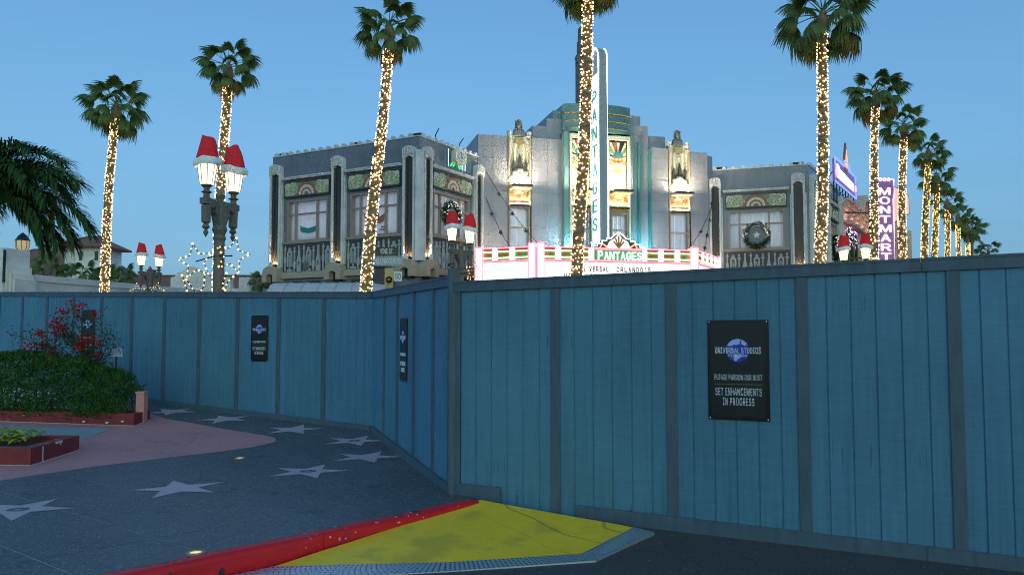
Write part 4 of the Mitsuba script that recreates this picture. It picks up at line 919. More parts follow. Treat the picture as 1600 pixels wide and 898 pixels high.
for a, b in ((5.9, 7.1), (8.5, 9.75)):
    window(th, TF, a, b, 7.2, 9.7, vs=(), hz=.55, d=d_b + .10, lit=.13, rl=.19)
for s0, s1 in ((5.3, 5.72), (7.32, 8.30), (9.9, 10.15)): part(th, 'pier', MB().cbox(TF, s0 + .01, s1 - .01, -.2, d_b + .2, 6, 14.94, .03).mesh(), 'teal_stone_mat')
def niche(s0, s1, label):
    sc, w = (s0 + s1) / 2, s1 - s0
    k = part(th, 'niche', B(TF, s0, s1, -1.2, -.12, 6, 14.4), 'dark_inset_mat', label=label)
    P_ = lambda n, g, d0, d1, m: part(k, n, MB().poly(TF, g, d0, d1).mesh(), m)
    for x0, x1 in ((s0 + .02, s0 + .12), (s1 - .12, s1 - .02)): P_('jamb', sbox(x0, 10, x1, 14.55), -.12, .42, 'base_mat')
    P_('back', sbox(s0 + .13, 11.3, s1 - .13, 14.62), -.12, .1, 'creamrelief_mat')
    for i in range(5):
        x = s0 + .2 + (w - .4) * i / 4; h = (14.3, 14.05, 13.7, 14.05, 14.3)[i]
        P_('flute', sbox(x - .075, 11.9, x + .075, h), .1, .2 + .05 * (2 - abs(i - 2)), 'creamrelief_mat')
    P_('plaque', sbox(sc - .28, 14.02, sc + .28, 14.4), .1, .22, 'gold_mat')
    for x, z in ((-.42, 12.75), (-.2, 12.45), (0, 13.1), (.2, 12.45), (.42, 12.75)):
        P_('spire', Polygon([(sc + x - .08, 11.8), (sc + x + .08, 11.8), (sc + x + .07, z), (sc + x, z + .25), (sc + x - .07, z)]), .3, .42, 'dark_inset_mat')
    for i, (x, z, r) in enumerate(((0, 12.2, .28), (-.3, 12.1, .22), (.3, 12.1, .22), (-.5, 11.75, .26), (.5, 11.75, .26), (0, 11.75, .34), (-.28, 11.5, .25), (.28, 11.5, .25), (-.55, 11.42, .18), (.55, 11.42, .18))):
        q = trimesh.creation.icosphere(subdivisions=2, radius=1.0); v = q.vertices * [r, r * .85, .2]
        part(k, 'blossom', trimesh.Trimesh(TF.map(np.column_stack([sc + x + v[:, 0], z + v[:, 1], .36 + v[:, 2]])), q.faces, process=False), 'creamrelief_mat', True)
    P_('blossom_eye', affinity.scale(Point(sc, 11.95).buffer(.12), 1.4, .6), .54, .6, 'mask_mat')
    part(k, 'lintel', B(TF, s0, s1, -.1, .34, 11.0, 11.22), 'base_mat')
    rosettes(k, TF, sc, 10.66, w - .1, 0.02)
    part(k, 'lintel', B(TF, s0, s1, -.1, .3, 10.02, 10.22), 'base_mat')
    window(th, TF, s0 + .05, s1 - .05, 7.2, 10.0, vs=(), hz=.5, d=.12, lit=.13, rl=.2)
    # stone bust on top with two side urns
    c = TF.P(sc, .1, 14.6)
    def H(pts): return m3.Manifold.batch_hull([m3.Manifold.sphere(r, 16).translate([float(x), float(y), float(z)]) for x, y, z, r in pts])
    body = H([(-.3, 0, .1, .12), (.3, 0, .1, .12), (-.25, 0, .35, .12), (.25, 0, .35, .12)]) + H([(0, 0, .35, .13), (0, 0, .58, .1)]) + H([(0, -.02, .66, .15), (0, -.02, .82, .16)]) + H([(0, -.17, .72, .035), (0, -.14, .82, .03)]) \
         + H([(0, .05, .66, .17), (0, .04, .9, .17), (0, .0, .98, .1)]) + H([(-.2, .02, .55, .06), (-.17, .04, .85, .06)]) + H([(.2, .02, .55, .06), (.17, .04, .85, .06)]) + H([(-.22, 0, .93, .05), (.22, 0, .93, .05), (0, -.1, .96, .05)])
    m = body.to_mesh(); v = m.vert_properties[:, :3]
    part(k, 'bust', trimesh.Trimesh(TF.map(np.column_stack([sc + v[:, 0], 14.55 + v[:, 2] * 1.05, .1 - v[:, 1]])), m.tri_verts, process=False), 'bust_mat', 40)
    for sg in (-1, 1): part(k, 'urn', MB().lathe([(.1, 0), (.16, .1), (.12, .2), (.17, .3), (.15, .42), (.03, .46)], TF.P(sc + sg * (w / 2 - .1), .2, 14.45), 10).mesh(), 'pale_mat', 40)
    uplight(k, TF, sc, 1.0, 11.26, w - .3, (1.0, .84, .55), 8.0, depth=.36, pick=3)
    part(k, 'light_shelf', B(TF, s0 + .1, s1 - .1, .34, 1.24, 11.05, 11.13), 'base_mat')
    uplight(k, TF, sc, .52, 10.04, w - .3, (1.0, .8, .50), 6.0, depth=.10)
niche(1.68, 3.22, 'lit niche with stone bust and carved blossoms, left of the tower'); niche(12.86, 14.44, 'lit niche with stone bust and carved blossoms, right of the tower')
for s in (6.52, 9.1):
    uplight(th, TF, s, d_b + 1.1, 11.10, 1.2, (1.0, .84, .55), 11.0, depth=.36, pick=3)
    part(th, 'light_shelf', B(TF, s - .6, s + .6, d_b + .22, d_b + 1.32, 10.9, 10.975), 'gold_mat')
    uplight(th, TF, s, d_b + .5, 10.06, 1.2, (1.0, .82, .52), 6.0, depth=.10)
uplight(th, TF, 5.5, 1.0, 7.2, .3, (.25, .9, 1.0), 20.0, depth=.25); uplight(th, TF, 10.0, 1.0, 7.2, .3, (.25, .9, 1.0), 20.0, depth=.25); uplight(th, TF, 11.0, .62, 7.2, .5, (.3, .85, 1.0), 5.0, depth=.2)
# spire behind
sp = thing('spire', 'slender stepped brown spire rising behind the theatre tower, beside the lit palm', 'tower')
sf = Fr(TF.P(7.62, -3, 0)[:2], math.radians(14))
for i, (a, b, z0, z1) in enumerate(((0, .75, 14, 21.6), (.12, .7, 21.6, 22.6), (.2, .62, 22.6, 23.6))):
    part(sp, 'shaft', MB().cbox(sf, a, b, -.7, 0, z0, z1, .03).mesh(), 'towerstone_mat')
for i in range(3): part(sp, 'fin', MB().cbox(sf, .12 + i * .22, .2 + i * .22, 0, .09, 14, 22.9 + .3 * (i == 1), .02).mesh(), 'towerstone_mat')
for i in range(14):
    for x in (.03, .24, .46): part(sp, 'relief_block', B(sf, x + .02, x + .10, .0, .06, 15.2 + i * .42, 15.45 + i * .42), 'gold_mat')
part(sp, 'bracket', MB().box(sf, -.14, .0, -.4, 0, 21.2, 21.35).box(sf, -.1, 0, -.35, 0, 20.95, 21.2).mesh(), 'towerstone_mat')

# vertical blade sign
bs_ = thing('blade_sign', 'tall narrow theatre blade sign with turquoise letters outlined in white neon', 'sign')
LFc = Fr(TF.P(6.86, 1.75, 0)[:2], e=TF.n)           # its left face: s runs from the facade side (0) to the street edge; d points left
W_ = 1.5
prof = Polygon([(0, 7.6), (.3, 7.15), (W_ - .3, 7.15), (W_, 7.6), (W_, 18.95)] + [(W_ / 2 + W_ / 2 * math.cos(a), 18.95 + .95 * math.sin(a)) for a in np.linspace(0.2, PI - .2, 9)] + [(0, 18.95)])
TB = .47
part(bs_, 'body', MB().poly(LFc, prof, -TB, 0).mesh(), 'blade_mat')
part(bs_, 'lit_face', MB().poly(LFc, prof.buffer(-.2).intersection(sbox(-1, 7.4, 3, 18.2)), .002, .03).mesh(), emit((.78, .94, 1.0), .24))
rim = prof.exterior.coords
for off, nm in ((.06, 0), (-TB - .06, 1)):
    part(bs_, 'neon_tube', MB().tube([LFc.P(a, off, z) for a, z in rim], .045, 6, False).mesh(), emit((.86, .95, 1.0), .4))
part(bs_, 'cap_panel', MB().box(LFc, W_, W_ + .03, -TB + .04, -.04, 18.65, 18.95).mesh(), 'stone_lilac_mat'); pr('stone_lilac_mat', (.45, .38, .48), .4)
for i, ch in enumerate('PANTAGES'):
    part(bs_, 'letter', text(LFc, ch, W_ / 2 - .02, 16.35 - i * 1.16, .80, .032, .05, False, .74), 'bladeletter_mat')
for z in (9.0, 12.0, 15.0): part(bs_, 'bracket', MB().box(LFc, -1.3, 0.0, -.34, -.18, z, z + .15).mesh(), 'iron_mat')

# marquee
mq = thing('marquee', 'lit white theatre marquee with black changeable letters, red trim and a stepped crest', 'marquee')
MO = np.array([1.312, 43.0]); MM = Fr(MO, math.radians(14))
ML_O = np.array([-1.965, 44.5]); MLF = Fr(ML_O, e=MO - ML_O); mll = float(np.linalg.norm(MO - ML_O))
MR_O = MM.P(9.5, 0, 0)[:2]; MRF = Fr(MR_O, e=np.array([12.88, 49.8]) - MR_O); mrl = float(np.linalg.norm(np.array([12.88, 49.8]) - MR_O))
WHITE = emit((1.0, .95, .945), .20, .8)
REDN = emit((1.0, .10, .15), .75)
def facet(fr, L, pyl, small, skip=None):
    body = part(mq, 'box', B(fr, 0, L, -1.2, -.02, 3.2, 6.40), 'marqdark_mat')
    part(mq, 'reader_board', B(fr, .3 if pyl else .1, L - .3, -.018, .0, 3.3, 5.70), WHITE)
    part(mq, 'trim', B(fr, .0, L, -.015, .05, 5.72, 5.80), 'marqred_mat')
    part(mq, 'trim', B(fr, .0, L, -.015, .05, 6.38, 6.45), 'marqred_mat')
    for z in (5.76, 6.47): part(mq, 'neon_tube', MB().tube([fr.P(0, .09, z), fr.P(L, .09, z)], .035, 5).mesh(), REDN)
    xs = sorted([0.0] + list(small) + [L])
    es = [x for x in xs]
    for a, b in zip(es[:-1], es[1:]):
        if skip and a >= skip[0] - .01 and b <= skip[1] + .01: continue
        pn = part(mq, 'band_panel', B(fr, a + .16, b - .16, -.015, .02, 5.83, 6.35), 'marqgreen_mat')
        for z in (5.93, 6.28): part(pn, 'neon_tube', MB().tube([fr.P(a + .18, .06, z), fr.P(b - .18, .06, z)], .03, 5).mesh(), emit((1.0, .95, .55), .5))
        n = 2
        for q in range(n):
            x = a + .2 + (b - a - .4) * (q + .5) / n
            part(pn, 'gold_wave', MB().poly(fr, affinity.scale(Point(x, 6.1).buffer(.11), 1.5, .8), .02, .045).mesh(), 'orange_mat')
    for x in small: part(mq, 'pylon', MB().cbox(fr, x - .15, x + .15, -.015, .12, 5.81, 6.5, .02).mesh(), emit((1.0, .84, .86), .22))
    for a, b, z1 in pyl:
        py = part(mq, 'pylon', MB().cbox(fr, a, b, -.3, .16, 3.2, z1, .02).mesh(), emit((1.0, .84, .86), .22))
        for x in (a - .03, b + .03): part(py, 'neon_tube', MB().tube([fr.P(x, .14, 3.3), fr.P(x, .14, z1 + .03)], .04, 5).mesh(), REDN)
        part(py, 'neon_tube', MB().tube([fr.P(a - .03, .14, z1 + .05), fr.P(b + .03, .14, z1 + .05)], .025, 5).mesh(), REDN)
facet(MM, 9.5, [(.04, .36, 6.62), (9.05, 9.46, 6.6)], [1.22, 2.18, 3.12, 6.25, 7.25, 8.25], skip=(3.12, 6.25))
facet(MLF, mll, [(.02, .4, 6.5), (mll - .36, mll - .04, 6.62)], [1.15, 2.2])
facet(MRF, mrl, [(mrl - .4, mrl - .05, 6.5)], [1.0, 2.0, 3.0, 4.0])
part(mq, 'roof', MB().plan([ML_O, MO, MR_O, np.array([12.88, 49.8]), TF.P(15, .4, 0)[:2], TF.P(0, .4, 0)[:2]], 6.0, 6.2).mesh(), 'marqdark_mat')
for t_, s_, z_, h_, w_ in (('UNIVERSAL', 3.28, 5.18, .28, 1.78), ("ORLANDO'S", 5.62, 5.18, .28, 2.1), ('HOLLYWOOD', 2.62, 4.62, .42, 2.2)):
    xx = s_ - w_ / 2; n = len(t_)
    for i, ch in enumerate(t_): part(mq, 'letter', text(MM, ch, xx + w_ * (i + .5) / n, z_, h_, .004, .02, True, w_ / n * (.66 if ch not in "I'" else .12)), 'letter_mat')
sg_ = part(mq, 'name_panel', B(MM, 3.32, 6.1, -.015, .10, 5.78, 6.42), 'marqgreen_mat')
part(sg_, 'letter', text(MM, 'P', 3.62, 5.86, .46, .102, .08, True, .30), emit((.8, 1.0, .95), .2))
for i, ch in enumerate('ANTAGES'): part(sg_, 'letter', text(MM, ch, 3.97 + i * .325, 5.86, .42, .102, .08, True, .27), emit((.8, 1.0, .95), .2))
for z in (5.79, 6.40): part(sg_, 'neon_tube', MB().tube([MM.P(3.32, .14, z), MM.P(6.1, .14, z)], .022, 5).mesh(), REDN)
cc = 4.7
st_ = [(0, 1.5), (.12, 1.5), (.12, 1.25), (.26, 1.25), (.26, .98), (.42, .98), (.42, .70), (.56, .70), (.56, .45), (.72, .3), (.9, 0)]
cr = Polygon([(cc - w, 6.46 + z) for z, w in st_] + [(cc + w, 6.46 + z) for z, w in st_[::-1]])
crest = part(mq, 'crest', MB().poly(MM, cr, -.05, .08).mesh(), 'marqdark_mat', label='stepped fan crest with pale blue neon edge')
part(crest, 'neon_tube', MB().tube([MM.P(cc - w, .12, 6.46 + z) for z, w in st_] + [MM.P(cc + w, .12, 6.46 + z) for z, w in st_[::-1]], .035, 5).mesh(), emit((.65, .95, 1.0), .5))
part(crest, 'sunburst', MB().poly(MM, Polygon([(cc - .7, 6.5), (cc - .55, 6.85), (cc - .2, 7.05), (cc, 7.28), (cc + .2, 7.05), (cc + .55, 6.85), (cc + .7, 6.5)]), .08, .12).mesh(), emit((1.0, .9, .8), .2))
for i in range(5): part(crest, 'ray', MB().poly(MM, affinity.rotate(sbox(cc - .04, 6.5, cc + .04, 7.15 - .08 * abs(i - 2)), (2 - i) * 20, origin=(cc, 6.5)), .12, .15).mesh(), 'orange_mat')
for sg in (-1, 1): part(crest, 'neon_tube', MB().tube([MM.P(cc + sg * .62, .13, 6.5), MM.P(cc + sg * .95, .13, 6.72), MM.P(cc + sg * 1.1, .13, 6.5)], .04, 5).mesh(), emit((1.0, .25, .1), .5))
# floodlights standing on the marquee roof
for i, (s, lab) in enumerate(((1.2, 'black floodlight on the marquee roof, first from the left, aimed at the granite'), (4.2, 'black floodlight on the marquee roof, just left of the tower'), (11.6, 'black floodlight on the marquee roof, just right of the tower'), (14.9, 'black floodlight on the marquee roof, farthest right'))):
    k = thing('floodlight', lab, 'floodlight', 'floodlights on the marquee roof')
    hv = [TF.P(s + a * .3, d, z) for a in (-1, 1) for d, z in ((2.18, 6.47), (2.47, 6.755), (2.5, 6.74), (2.5, 6.45), (2.25, 6.43))]
    part(k, 'housing', trimesh.convex.convex_hull(np.array(hv)), 'iron_mat')
    part(k, 'stand', B(TF, s - .06, s + .06, 2.3, 2.4, 6.2, 6.45), 'iron_mat')
    v = [TF.P(s - .28, 2.45, 6.765), TF.P(s + .28, 2.45, 6.765), TF.P(s + .28, 2.17, 6.49), TF.P(s - .28, 2.17, 6.49)]
    part(k, 'lens', trimesh.Trimesh(v, [[0, 1, 2], [0, 2, 3]], process=False), emit((1.0, .84, .72), 10.0, 2.0))
# star garlands strung from the wings
def garland(label, p0, p1, n, sag=.5):
    k = thing('star_garland', label, 'garland', 'dark star garlands on cables')
    t = np.linspace(0, 1, 13)[:, None]; p = p0 * (1 - t) + p1 * t; p[:, 2] -= sag * 4 * (t * (1 - t))[:, 0]
    part(k, 'cable', MB().tube(p, .02, 5).mesh(), 'iron_mat')
    for i in range(n):
        q = p0 + (p1 - p0) * (i + 1) / (n + 1); q = q - [0, 0, sag * 4 * (i + 1) / (n + 1) * (1 - (i + 1) / (n + 1))]
        f = Fr(q[:2], rb.uniform(-.6, .6)); part(k, 'star', MB().poly(f, star_poly(0, q[2] - .08, .17, .42, rb.uniform(0, 3)), -.04, .04).mesh(), 'iron_mat')
garland('dark cable with stars from the left wing down to the marquee, nearer of two', RW_.P(6.4, .5, 12.1), TF.P(4.0, 2.6, 6.5), 4)
garland('dark cable with stars from the left wing down to the granite front, farther of two', RW_.P(6.6, .2, 10.9), TF.P(1.9, 2.2, 6.5), 3)
garland('dark cable with stars from the right wing down to the marquee, upper of two', FF.P(.3, .5, 12.0), TF.P(14.0, 2.8, 6.7), 4)
garland('dark cable with stars from the right wing down to the marquee, lower of two', FF.P(.1, .4, 10.4), TF.P(12.4, 2.6, 6.6), 2)

# ------------------------------------------------------------------ palms wrapped in lights
def fan_frond(seed, droop):
    """one fan leaf along +x from the origin: petiole and a pleated, drooping fan of pointed segments"""
    r = np.random.default_rng(seed); b = MB()
    L0 = 1.35 + r.uniform(-.12, .2)
    pts = np.array([[t * L0, 0, .05 * t - droop * .25 * t * t] for t in np.linspace(0, 1, 5)])
    b.tube(pts, [.035, .03, .026, .022, .02], 4)
    o = pts[-1]; n = 30
    for i in range(n):
        a = (i - (n - 1) / 2) / (n - 1) * math.radians(215)
        ln = (1.0 + r.uniform(-.14, .12)) * (1 - .22 * abs(a) / 2.2)
        dx, dy = math.cos(a), math.sin(a)
        w0 = .075
        ps = []
        for t in (0, .3, .55, .8, 1.0):
            fall = droop * (.18 * t + .55 * max(0, t - .45) ** 1.5 * 2.1) + .10 * abs(dy) * t + r.uniform(-.02, .02)
            ps.append(o + np.array([dx * ln * t * (1 - .22 * droop * max(0, t - .5)), dy * ln * t * .86 * (1 - .2 * droop * max(0, t - .5)), -fall * ln - .12 * abs(dy) * t]))
        ps = np.array(ps); wd = np.array([.02, w0 * .9, w0, w0 * .55, .006])
        sd = np.array([-dy, dx, 0]); up = np.array([0, 0, .02 if i % 2 else -.02])
        v = np.vstack([ps + sd * wd[:, None] + up, ps - sd * wd[:, None] - up])
        f = []
        for j in range(4): f += [[j, j + 1, 5 + j + 1], [j, 5 + j + 1, 5 + j]]
        b.add(v, f)
    return b.mesh()
FROND = [shape(fan_frond(i, d), 'frond_mat', False) for i, d in enumerate((.75, 1.05, 1.35, 1.65))]
DEAD = shape(fan_frond(9, 2.0), 'deadfrond_mat', False)
palm_no = [0]
def palm(x, y, zb, zc, label, lights_label, lean=(0, 0), n=28, size=.73, r0=.21, lit=True, spread=1.0, amber=0.0, ztop_l=None):
    palm_no[0] += 1
    rng = np.random.default_rng(100 + palm_no[0])
    k = thing('fan_palm', label, 'palm tree', 'tall fan palms')
    t = np.linspace(0, 1, 26)
    cx, cy = x + lean[0] * (t - 1), y + lean[1] * (t - 1)
    sway = .10 * np.sin(t * 5 + palm_no[0]) * t * (1 - t) * 4
    P = np.column_stack([cx + sway, cy, zb + (zc - .35 - zb) * t])
    R = r0 * (1 - .22 * t) * (1 + .04 * np.sin(t * 160)) + .10 * np.exp(-t * 30)
    part(k, 'trunk', MB().tube(P, R, 12).mesh(), 'bark_mat', True)
    top = P[-1]
    part(k, 'crown_shaft', MB().lathe([(r0 * .75, -.75), (r0 * .95, -.5), (r0 * 1.2, -.2), (r0 * .9, .05), (r0 * .35, .3)], top, 10).mesh(), 'bark_mat', True)
    for i in range(n):
        az = i * 2.39996 + rng.uniform(-.25, .25)
        q = (i + .5) / n
        elev = (1.18 - 1.62 * q ** .9 * spread) + rng.uniform(-.22, .22)   # young leaves upright, old ones hanging
        s = size * rng.uniform(.88, 1.1) * (.9 + .2 * math.sin(q * PI))
        d = FROND[min(3, int(q * 4))] if (q < .93 or rng.random() < .4) else DEAD
        M = T().translate([float(top[0]), float(top[1]), float(top[2] + .3 - .45 * q)]).rotate([0, 0, 1], math.degrees(az)).rotate([0, 1, 0], -math.degrees(elev)).rotate([1, 0, 0], float(rng.uniform(-18, 18))).scale(float(s))
        partd(k, 'frond', d, M)
    if lit:
        z0, z1 = 2.2, (ztop_l or zc - .95)
        nb = int((z1 - z0) * 2 * PI * .2 * (60 if not amber else 40))
        tt = rng.uniform(0, 1, nb)
        zz = z0 + (z1 - z0) * tt
        turn = zz / .085 * 2 * PI * .02                # strands wound loosely round the trunk
        aa = rng.integers(0, 22, nb) / 22 * 2 * PI + turn * 3 + rng.normal(0, .10, nb)
        u = (zz - P[0, 2]) / (P[-1, 2] - P[0, 2])
        px, py_, rr = np.interp(u, t, P[:, 0]), np.interp(u, t, P[:, 1]), np.interp(u, t, R) + .035
        kl_ = thing('string_lights', lights_label, 'string lights', 'string lights wound round palm trunks')
        c = (1.0, .66, .30) if amber == 0 else (1.0, .62, .14)
        far = max(1.0, y / 45)
        part(kl_, 'bulb', bulbs(np.column_stack([px + rr * np.cos(aa), py_ + rr * np.sin(aa), zz]), rng.uniform(.022, .033, nb) * far ** .6), emit(c, .85, .3), stuff=True)
        m = int((z1 - z0) / .10) * 3
        w = np.linspace(0, 1, max(m, 30)); zz = z0 + (z1 - z0) * w; u = (zz - P[0, 2]) / (P[-1, 2] - P[0, 2]); a = w * (z1 - z0) / .30 * 2 * PI
        rr = np.interp(u, t, R) + .02
        part(kl_, 'wire', MB().tube(np.column_stack([np.interp(u, t, P[:, 0]) + rr * np.cos(a), np.interp(u, t, P[:, 1]) + rr * np.sin(a), zz]), .008, 3, False).mesh(), 'wire_mat')
    return k
# x, y, base z, crown z, lean
palm(-20.85, 41.5, 0, 14.0, 'fan palm farthest left, standing behind the far hoarding run', 'warm string lights on the trunk of the palm farthest left', (.55, 0))
palm(-13.0, 36, 0, 14.2, 'fan palm rising right behind the twin lamp with two star lights', 'warm string lights on the trunk behind the twin lamp with two star lights', (.35, 0), size=0.57)
palm(-4.85, 31, 0, 14.1, 'fan palm in front of the dark left wing, top near the picture edge', 'warm string lights on the trunk in front of the dark left wing', (1.0, 0), r0=.2, size=0.56)
palm(2.82, 29, 0, 15.2, 'fan palm in front of the theatre tower and blade sign', 'warm string lights on the trunk in front of the theatre tower', (.55, 0), r0=.215, size=0.59)
palm(12.55, 31.6, 0, 14.85, 'big fan palm in front of the right wing corner', 'warm string lights on the thick trunk in front of the right wing corner', (.55, 0), r0=.21, size=.78)
palm(18.5, 40, 0, 14.2, 'fan palm just left of the purple vertical sign, second of the right-hand row', 'warm string lights on the trunk just left of the purple vertical sign', (.7, 0), r0=.19, size=0.59)
palm(22.85, 46, 0, 14.1, 'fan palm just right of the purple vertical sign', 'warm string lights on the trunk just right of the purple vertical sign', (.55, 0), size=0.57)
palm(27.9, 53, 0, 14.2, 'fan palm with brownish crown, fourth of the right-hand row', 'amber string lights on the trunk of the brownish palm in the right-hand row', (.75, 0), amber=1, n=22, size=0.56)
palm(30.8, 57.5, 0, 13.5, 'fan palm right behind the brownish one in the right-hand row', 'amber string lights on the trunk right behind the brownish palm', (.6, 0), amber=1, n=22, size=0.56)
palm(36.2, 66, 0, 13.0, 'fan palm sixth of the right-hand row, smaller by distance', 'amber string lights on the trunk of the sixth palm in the right-hand row', (.5, 0), amber=1, n=20, size=0.56)
palm(44.9, 80, 0, 13.9, 'fan palm seventh of the right-hand row, far down the street', 'amber string lights on the trunk of the seventh palm in the right-hand row', (.4, 0), amber=1, n=20, size=0.6)
palm(49.3, 86, 0, 13.6, 'far fan palm whose lights only reach low, eighth of the right-hand row', 'short amber string lights low on the eighth palm of the right-hand row', (.3, 0), amber=1, n=20, ztop_l=11.6, size=0.6)
palm(55.0, 95, 0, 14.6, 'dark unlit far fan palm with a thin bare trunk, near the right end', '', (.2, 0), lit=False, n=20, r0=.17, size=0.70)
palm(62.8, 105, 0, 13.1, 'low dark fan palm farthest right, only its crown above the hoarding', '', (.2, 0), lit=False, n=18, r0=.17, size=0.70)

# ------------------------------------------------------------------ twin street lamps with santa hats
def lamp(x, y, z0, h, rot, label, hats, glow=.34):
    k = thing('street_lamp', label, 'street lamp', 'twin-lantern street lamps')
    c, s = math.cos(rot), math.sin(rot)
    f = Fr((x, y), rot)
    za = h - 1.55                                        # height of the arm
    part(k, 'post', MB().lathe([(.24, 0), (.24, .5), (.17, .6), (.135, 1.0), (.12, za - .75), (.15, za - .7), (.12, za - .62), (.17, za - .5), (.13, za - .35), (.16, za + .0), (.15, za + .12)], (x, y, z0), 10).mesh(), 'lampmetal_mat', 30)
    arm = unary_union([sbox(-.62, za + .02, .62, za + .16), Polygon([(-.52, za + .02), (-.12, za + .02), (-.12, za - .42), (-.2, za - .2), (-.36, za - .06)]), Polygon([(.52, za + .02), (.12, za + .02), (.12, za - .42), (.2, za - .2), (.36, za - .06)])])
    for sg in (-1, 1): arm = arm.difference(Point(sg * .3, za - .05 - .02).buffer(.055))
    part(k, 'arm', MB().poly(f, affinity.translate(arm, 0, z0), -.09, .09).mesh(), 'lampmetal_mat')
    part(k, 'finial', MB().lathe([(.11, 0), (.07, .06), (.11, .16), (.06, .26), (.02, .32)], (x, y, z0 + za + .14), 8).mesh(), 'lampmetal_mat', 30)
    for i, sg in enumerate((-1, 1)):
        q = f.P(sg * .5, 0, z0 + za)
        part(k, 'pendant', MB().lathe([(.01, -.72), (.06, -.62), (.03, -.55), (.09, -.5), (.05, -.42), (.10, -.38), (.11, 0.0)], q, 8).mesh(), 'lampmetal_mat', 30)
        part(k, 'stem', MB().lathe([(.10, .162), (.07, .2), (.07, .27), (.13, .30), (.06, .34), (.07, .40), (.13, .45), (.13, .47)], q, 8).mesh(), 'lampmetal_mat', 30)
        ln = part(k, 'lantern', MB().lathe([(.145, .475), (.21, .92)], q, 8).mesh(), emit((1.0, .80, .50), glow, .5))
        for a in range(8):
            an = a * PI / 4 + PI / 8
            part(ln, 'bar', MB().tube([q + [.147 * math.cos(an), .147 * math.sin(an), .475], q + [.214 * math.cos(an), .214 * math.sin(an), .92]], .009, 4).mesh(), 'lampmetal_mat')
        part(ln, 'roof', MB().lathe([(.25, .923), (.26, .95), (.17, 1.03), (.08, 1.1)], q, 8).mesh(), 'lampmetal_mat', 30)
        hl = thing('santa_hat', hats[i], 'santa hat', 'santa hats on the lanterns')
        r = random.Random(int(x * 10) + i); sk = r.uniform(-.05, .05)
        n = 18; V = []
        for j, (z, rad) in enumerate(((1.02, .255), (1.15, .235), (1.32, .205), (1.45, .18), (1.56, .16))):
            for m in range(n):
                a = m * 2 * PI / n
                V.append(q + np.array([rad * math.cos(a) * (1 - .1 * (j == 4)) + sk * (j / 4) ** 2 + .012 * math.sin(a * 5 + j), rad * .8 * math.sin(a), z - .04 * (j == 4) * (math.cos(a) * np.sign(sk + .01)) + .015 * math.sin(a * 3 + j)]))
        F = [[j * n + m, j * n + (m + 1) % n, (j + 1) * n + (m + 1) % n, (j + 1) * n + m] for j in range(4) for m in range(n)]
        F = np.array(F); F = np.vstack([F[:, [0, 1, 2]], F[:, [0, 2, 3]], [[4 * n, 4 * n + m, 4 * n + m + 1] for m in range(1, n - 1)]])
        part(hl, 'crown', trimesh.Trimesh(V, F, process=False), 'hat_mat', 50)
        bt = np.linspace(0, 2 * PI, 25)
        bm = MB()
        V = []; prof_ = [(.24, .93), (.28, .89), (.31, .94), (.30, 1.02), (.27, 1.07), (.24, 1.05)]
        for rad, z in prof_:
            for a in bt[:-1]: V.append(q + np.array([(rad + .02 * math.sin(a * 7)) * math.cos(a), (rad + .02 * math.sin(a * 7)) * math.sin(a) * .92, z + .018 * math.sin(a * 3 + i) - .03 * math.cos(a) * sg]))
        m_ = 24; F = [[j * m_ + u, j * m_ + (u + 1) % m_, ((j + 1) % 6) * m_ + (u + 1) % m_, ((j + 1) % 6) * m_ + u] for j in range(6) for u in range(m_)]
        part(hl, 'brim', MB().add(V, np.array(F)).mesh(), 'brim_mat', 60)
    return f, z0 + za
lf_, la = lamp(-6.80, 18.5, .3, 5.92, math.radians(74), 'brown twin-lantern street lamp nearest, with two star lights on its post', ('red santa hat on the left lantern of the nearest lamp', 'red santa hat on the right lantern of the nearest lamp'))
lamp(-18.15, 40, .3, 5.95, math.radians(60), 'small far twin-lantern lamp in front of the long white wall', ('red santa hat on the left lantern of the far lamp before the white wall', 'red santa hat on the right lantern of the far lamp before the white wall'))
lamp(-1.92, 30, 0, 6.3, math.radians(52), 'twin-lantern lamp between the left wing and the marquee', ('red santa hat on the left lantern of the lamp beside the marquee', 'red santa hat on the right lantern of the lamp beside the marquee'))
lamp(15.05, 35, 0, 6.1, math.radians(-50), 'twin-lantern lamp right of the right wing, mostly below the hoarding edge', ('red santa hat on the left lantern of the lamp left of the purple sign', 'red santa hat on the right lantern of the lamp left of the purple sign'))
k = thing('lantern_post', 'single old lantern on a dark post half behind the feather palm', 'lamp post')
q = np.array([-28.9, 47.0, 6.5]); u_ = 1.5
sc_ = lambda pr_: [(r * u_, z * u_) for r, z in pr_]
part(k, 'post', MB().lathe([(.14, -6.5), (.10, -1.0), (.06, -.4), (.15, 0)], q, 8).mesh(), 'iron_mat', 30)
part(k, 'glass', MB().lathe(sc_([(.12, .005), (.24, .28), (.24, .5)]), q, 8).mesh(), emit((1.0, .72, .28), .06))
part(k, 'roof', MB().lathe(sc_([(.28, .502), (.16, .70), (.03, .82)]), q, 8).mesh(), 'iron_mat', 30)
for a in range(8):
    an = a * PI / 4 + PI / 8; cs = np.array([math.cos(an), math.sin(an), 0]) * u_
    part(k, 'bar', MB().tube([q + .12 * cs, q + .245 * cs + [0, 0, .42], q + .245 * cs + [0, 0, .75]], .02, 4).mesh(), 'iron_mat')

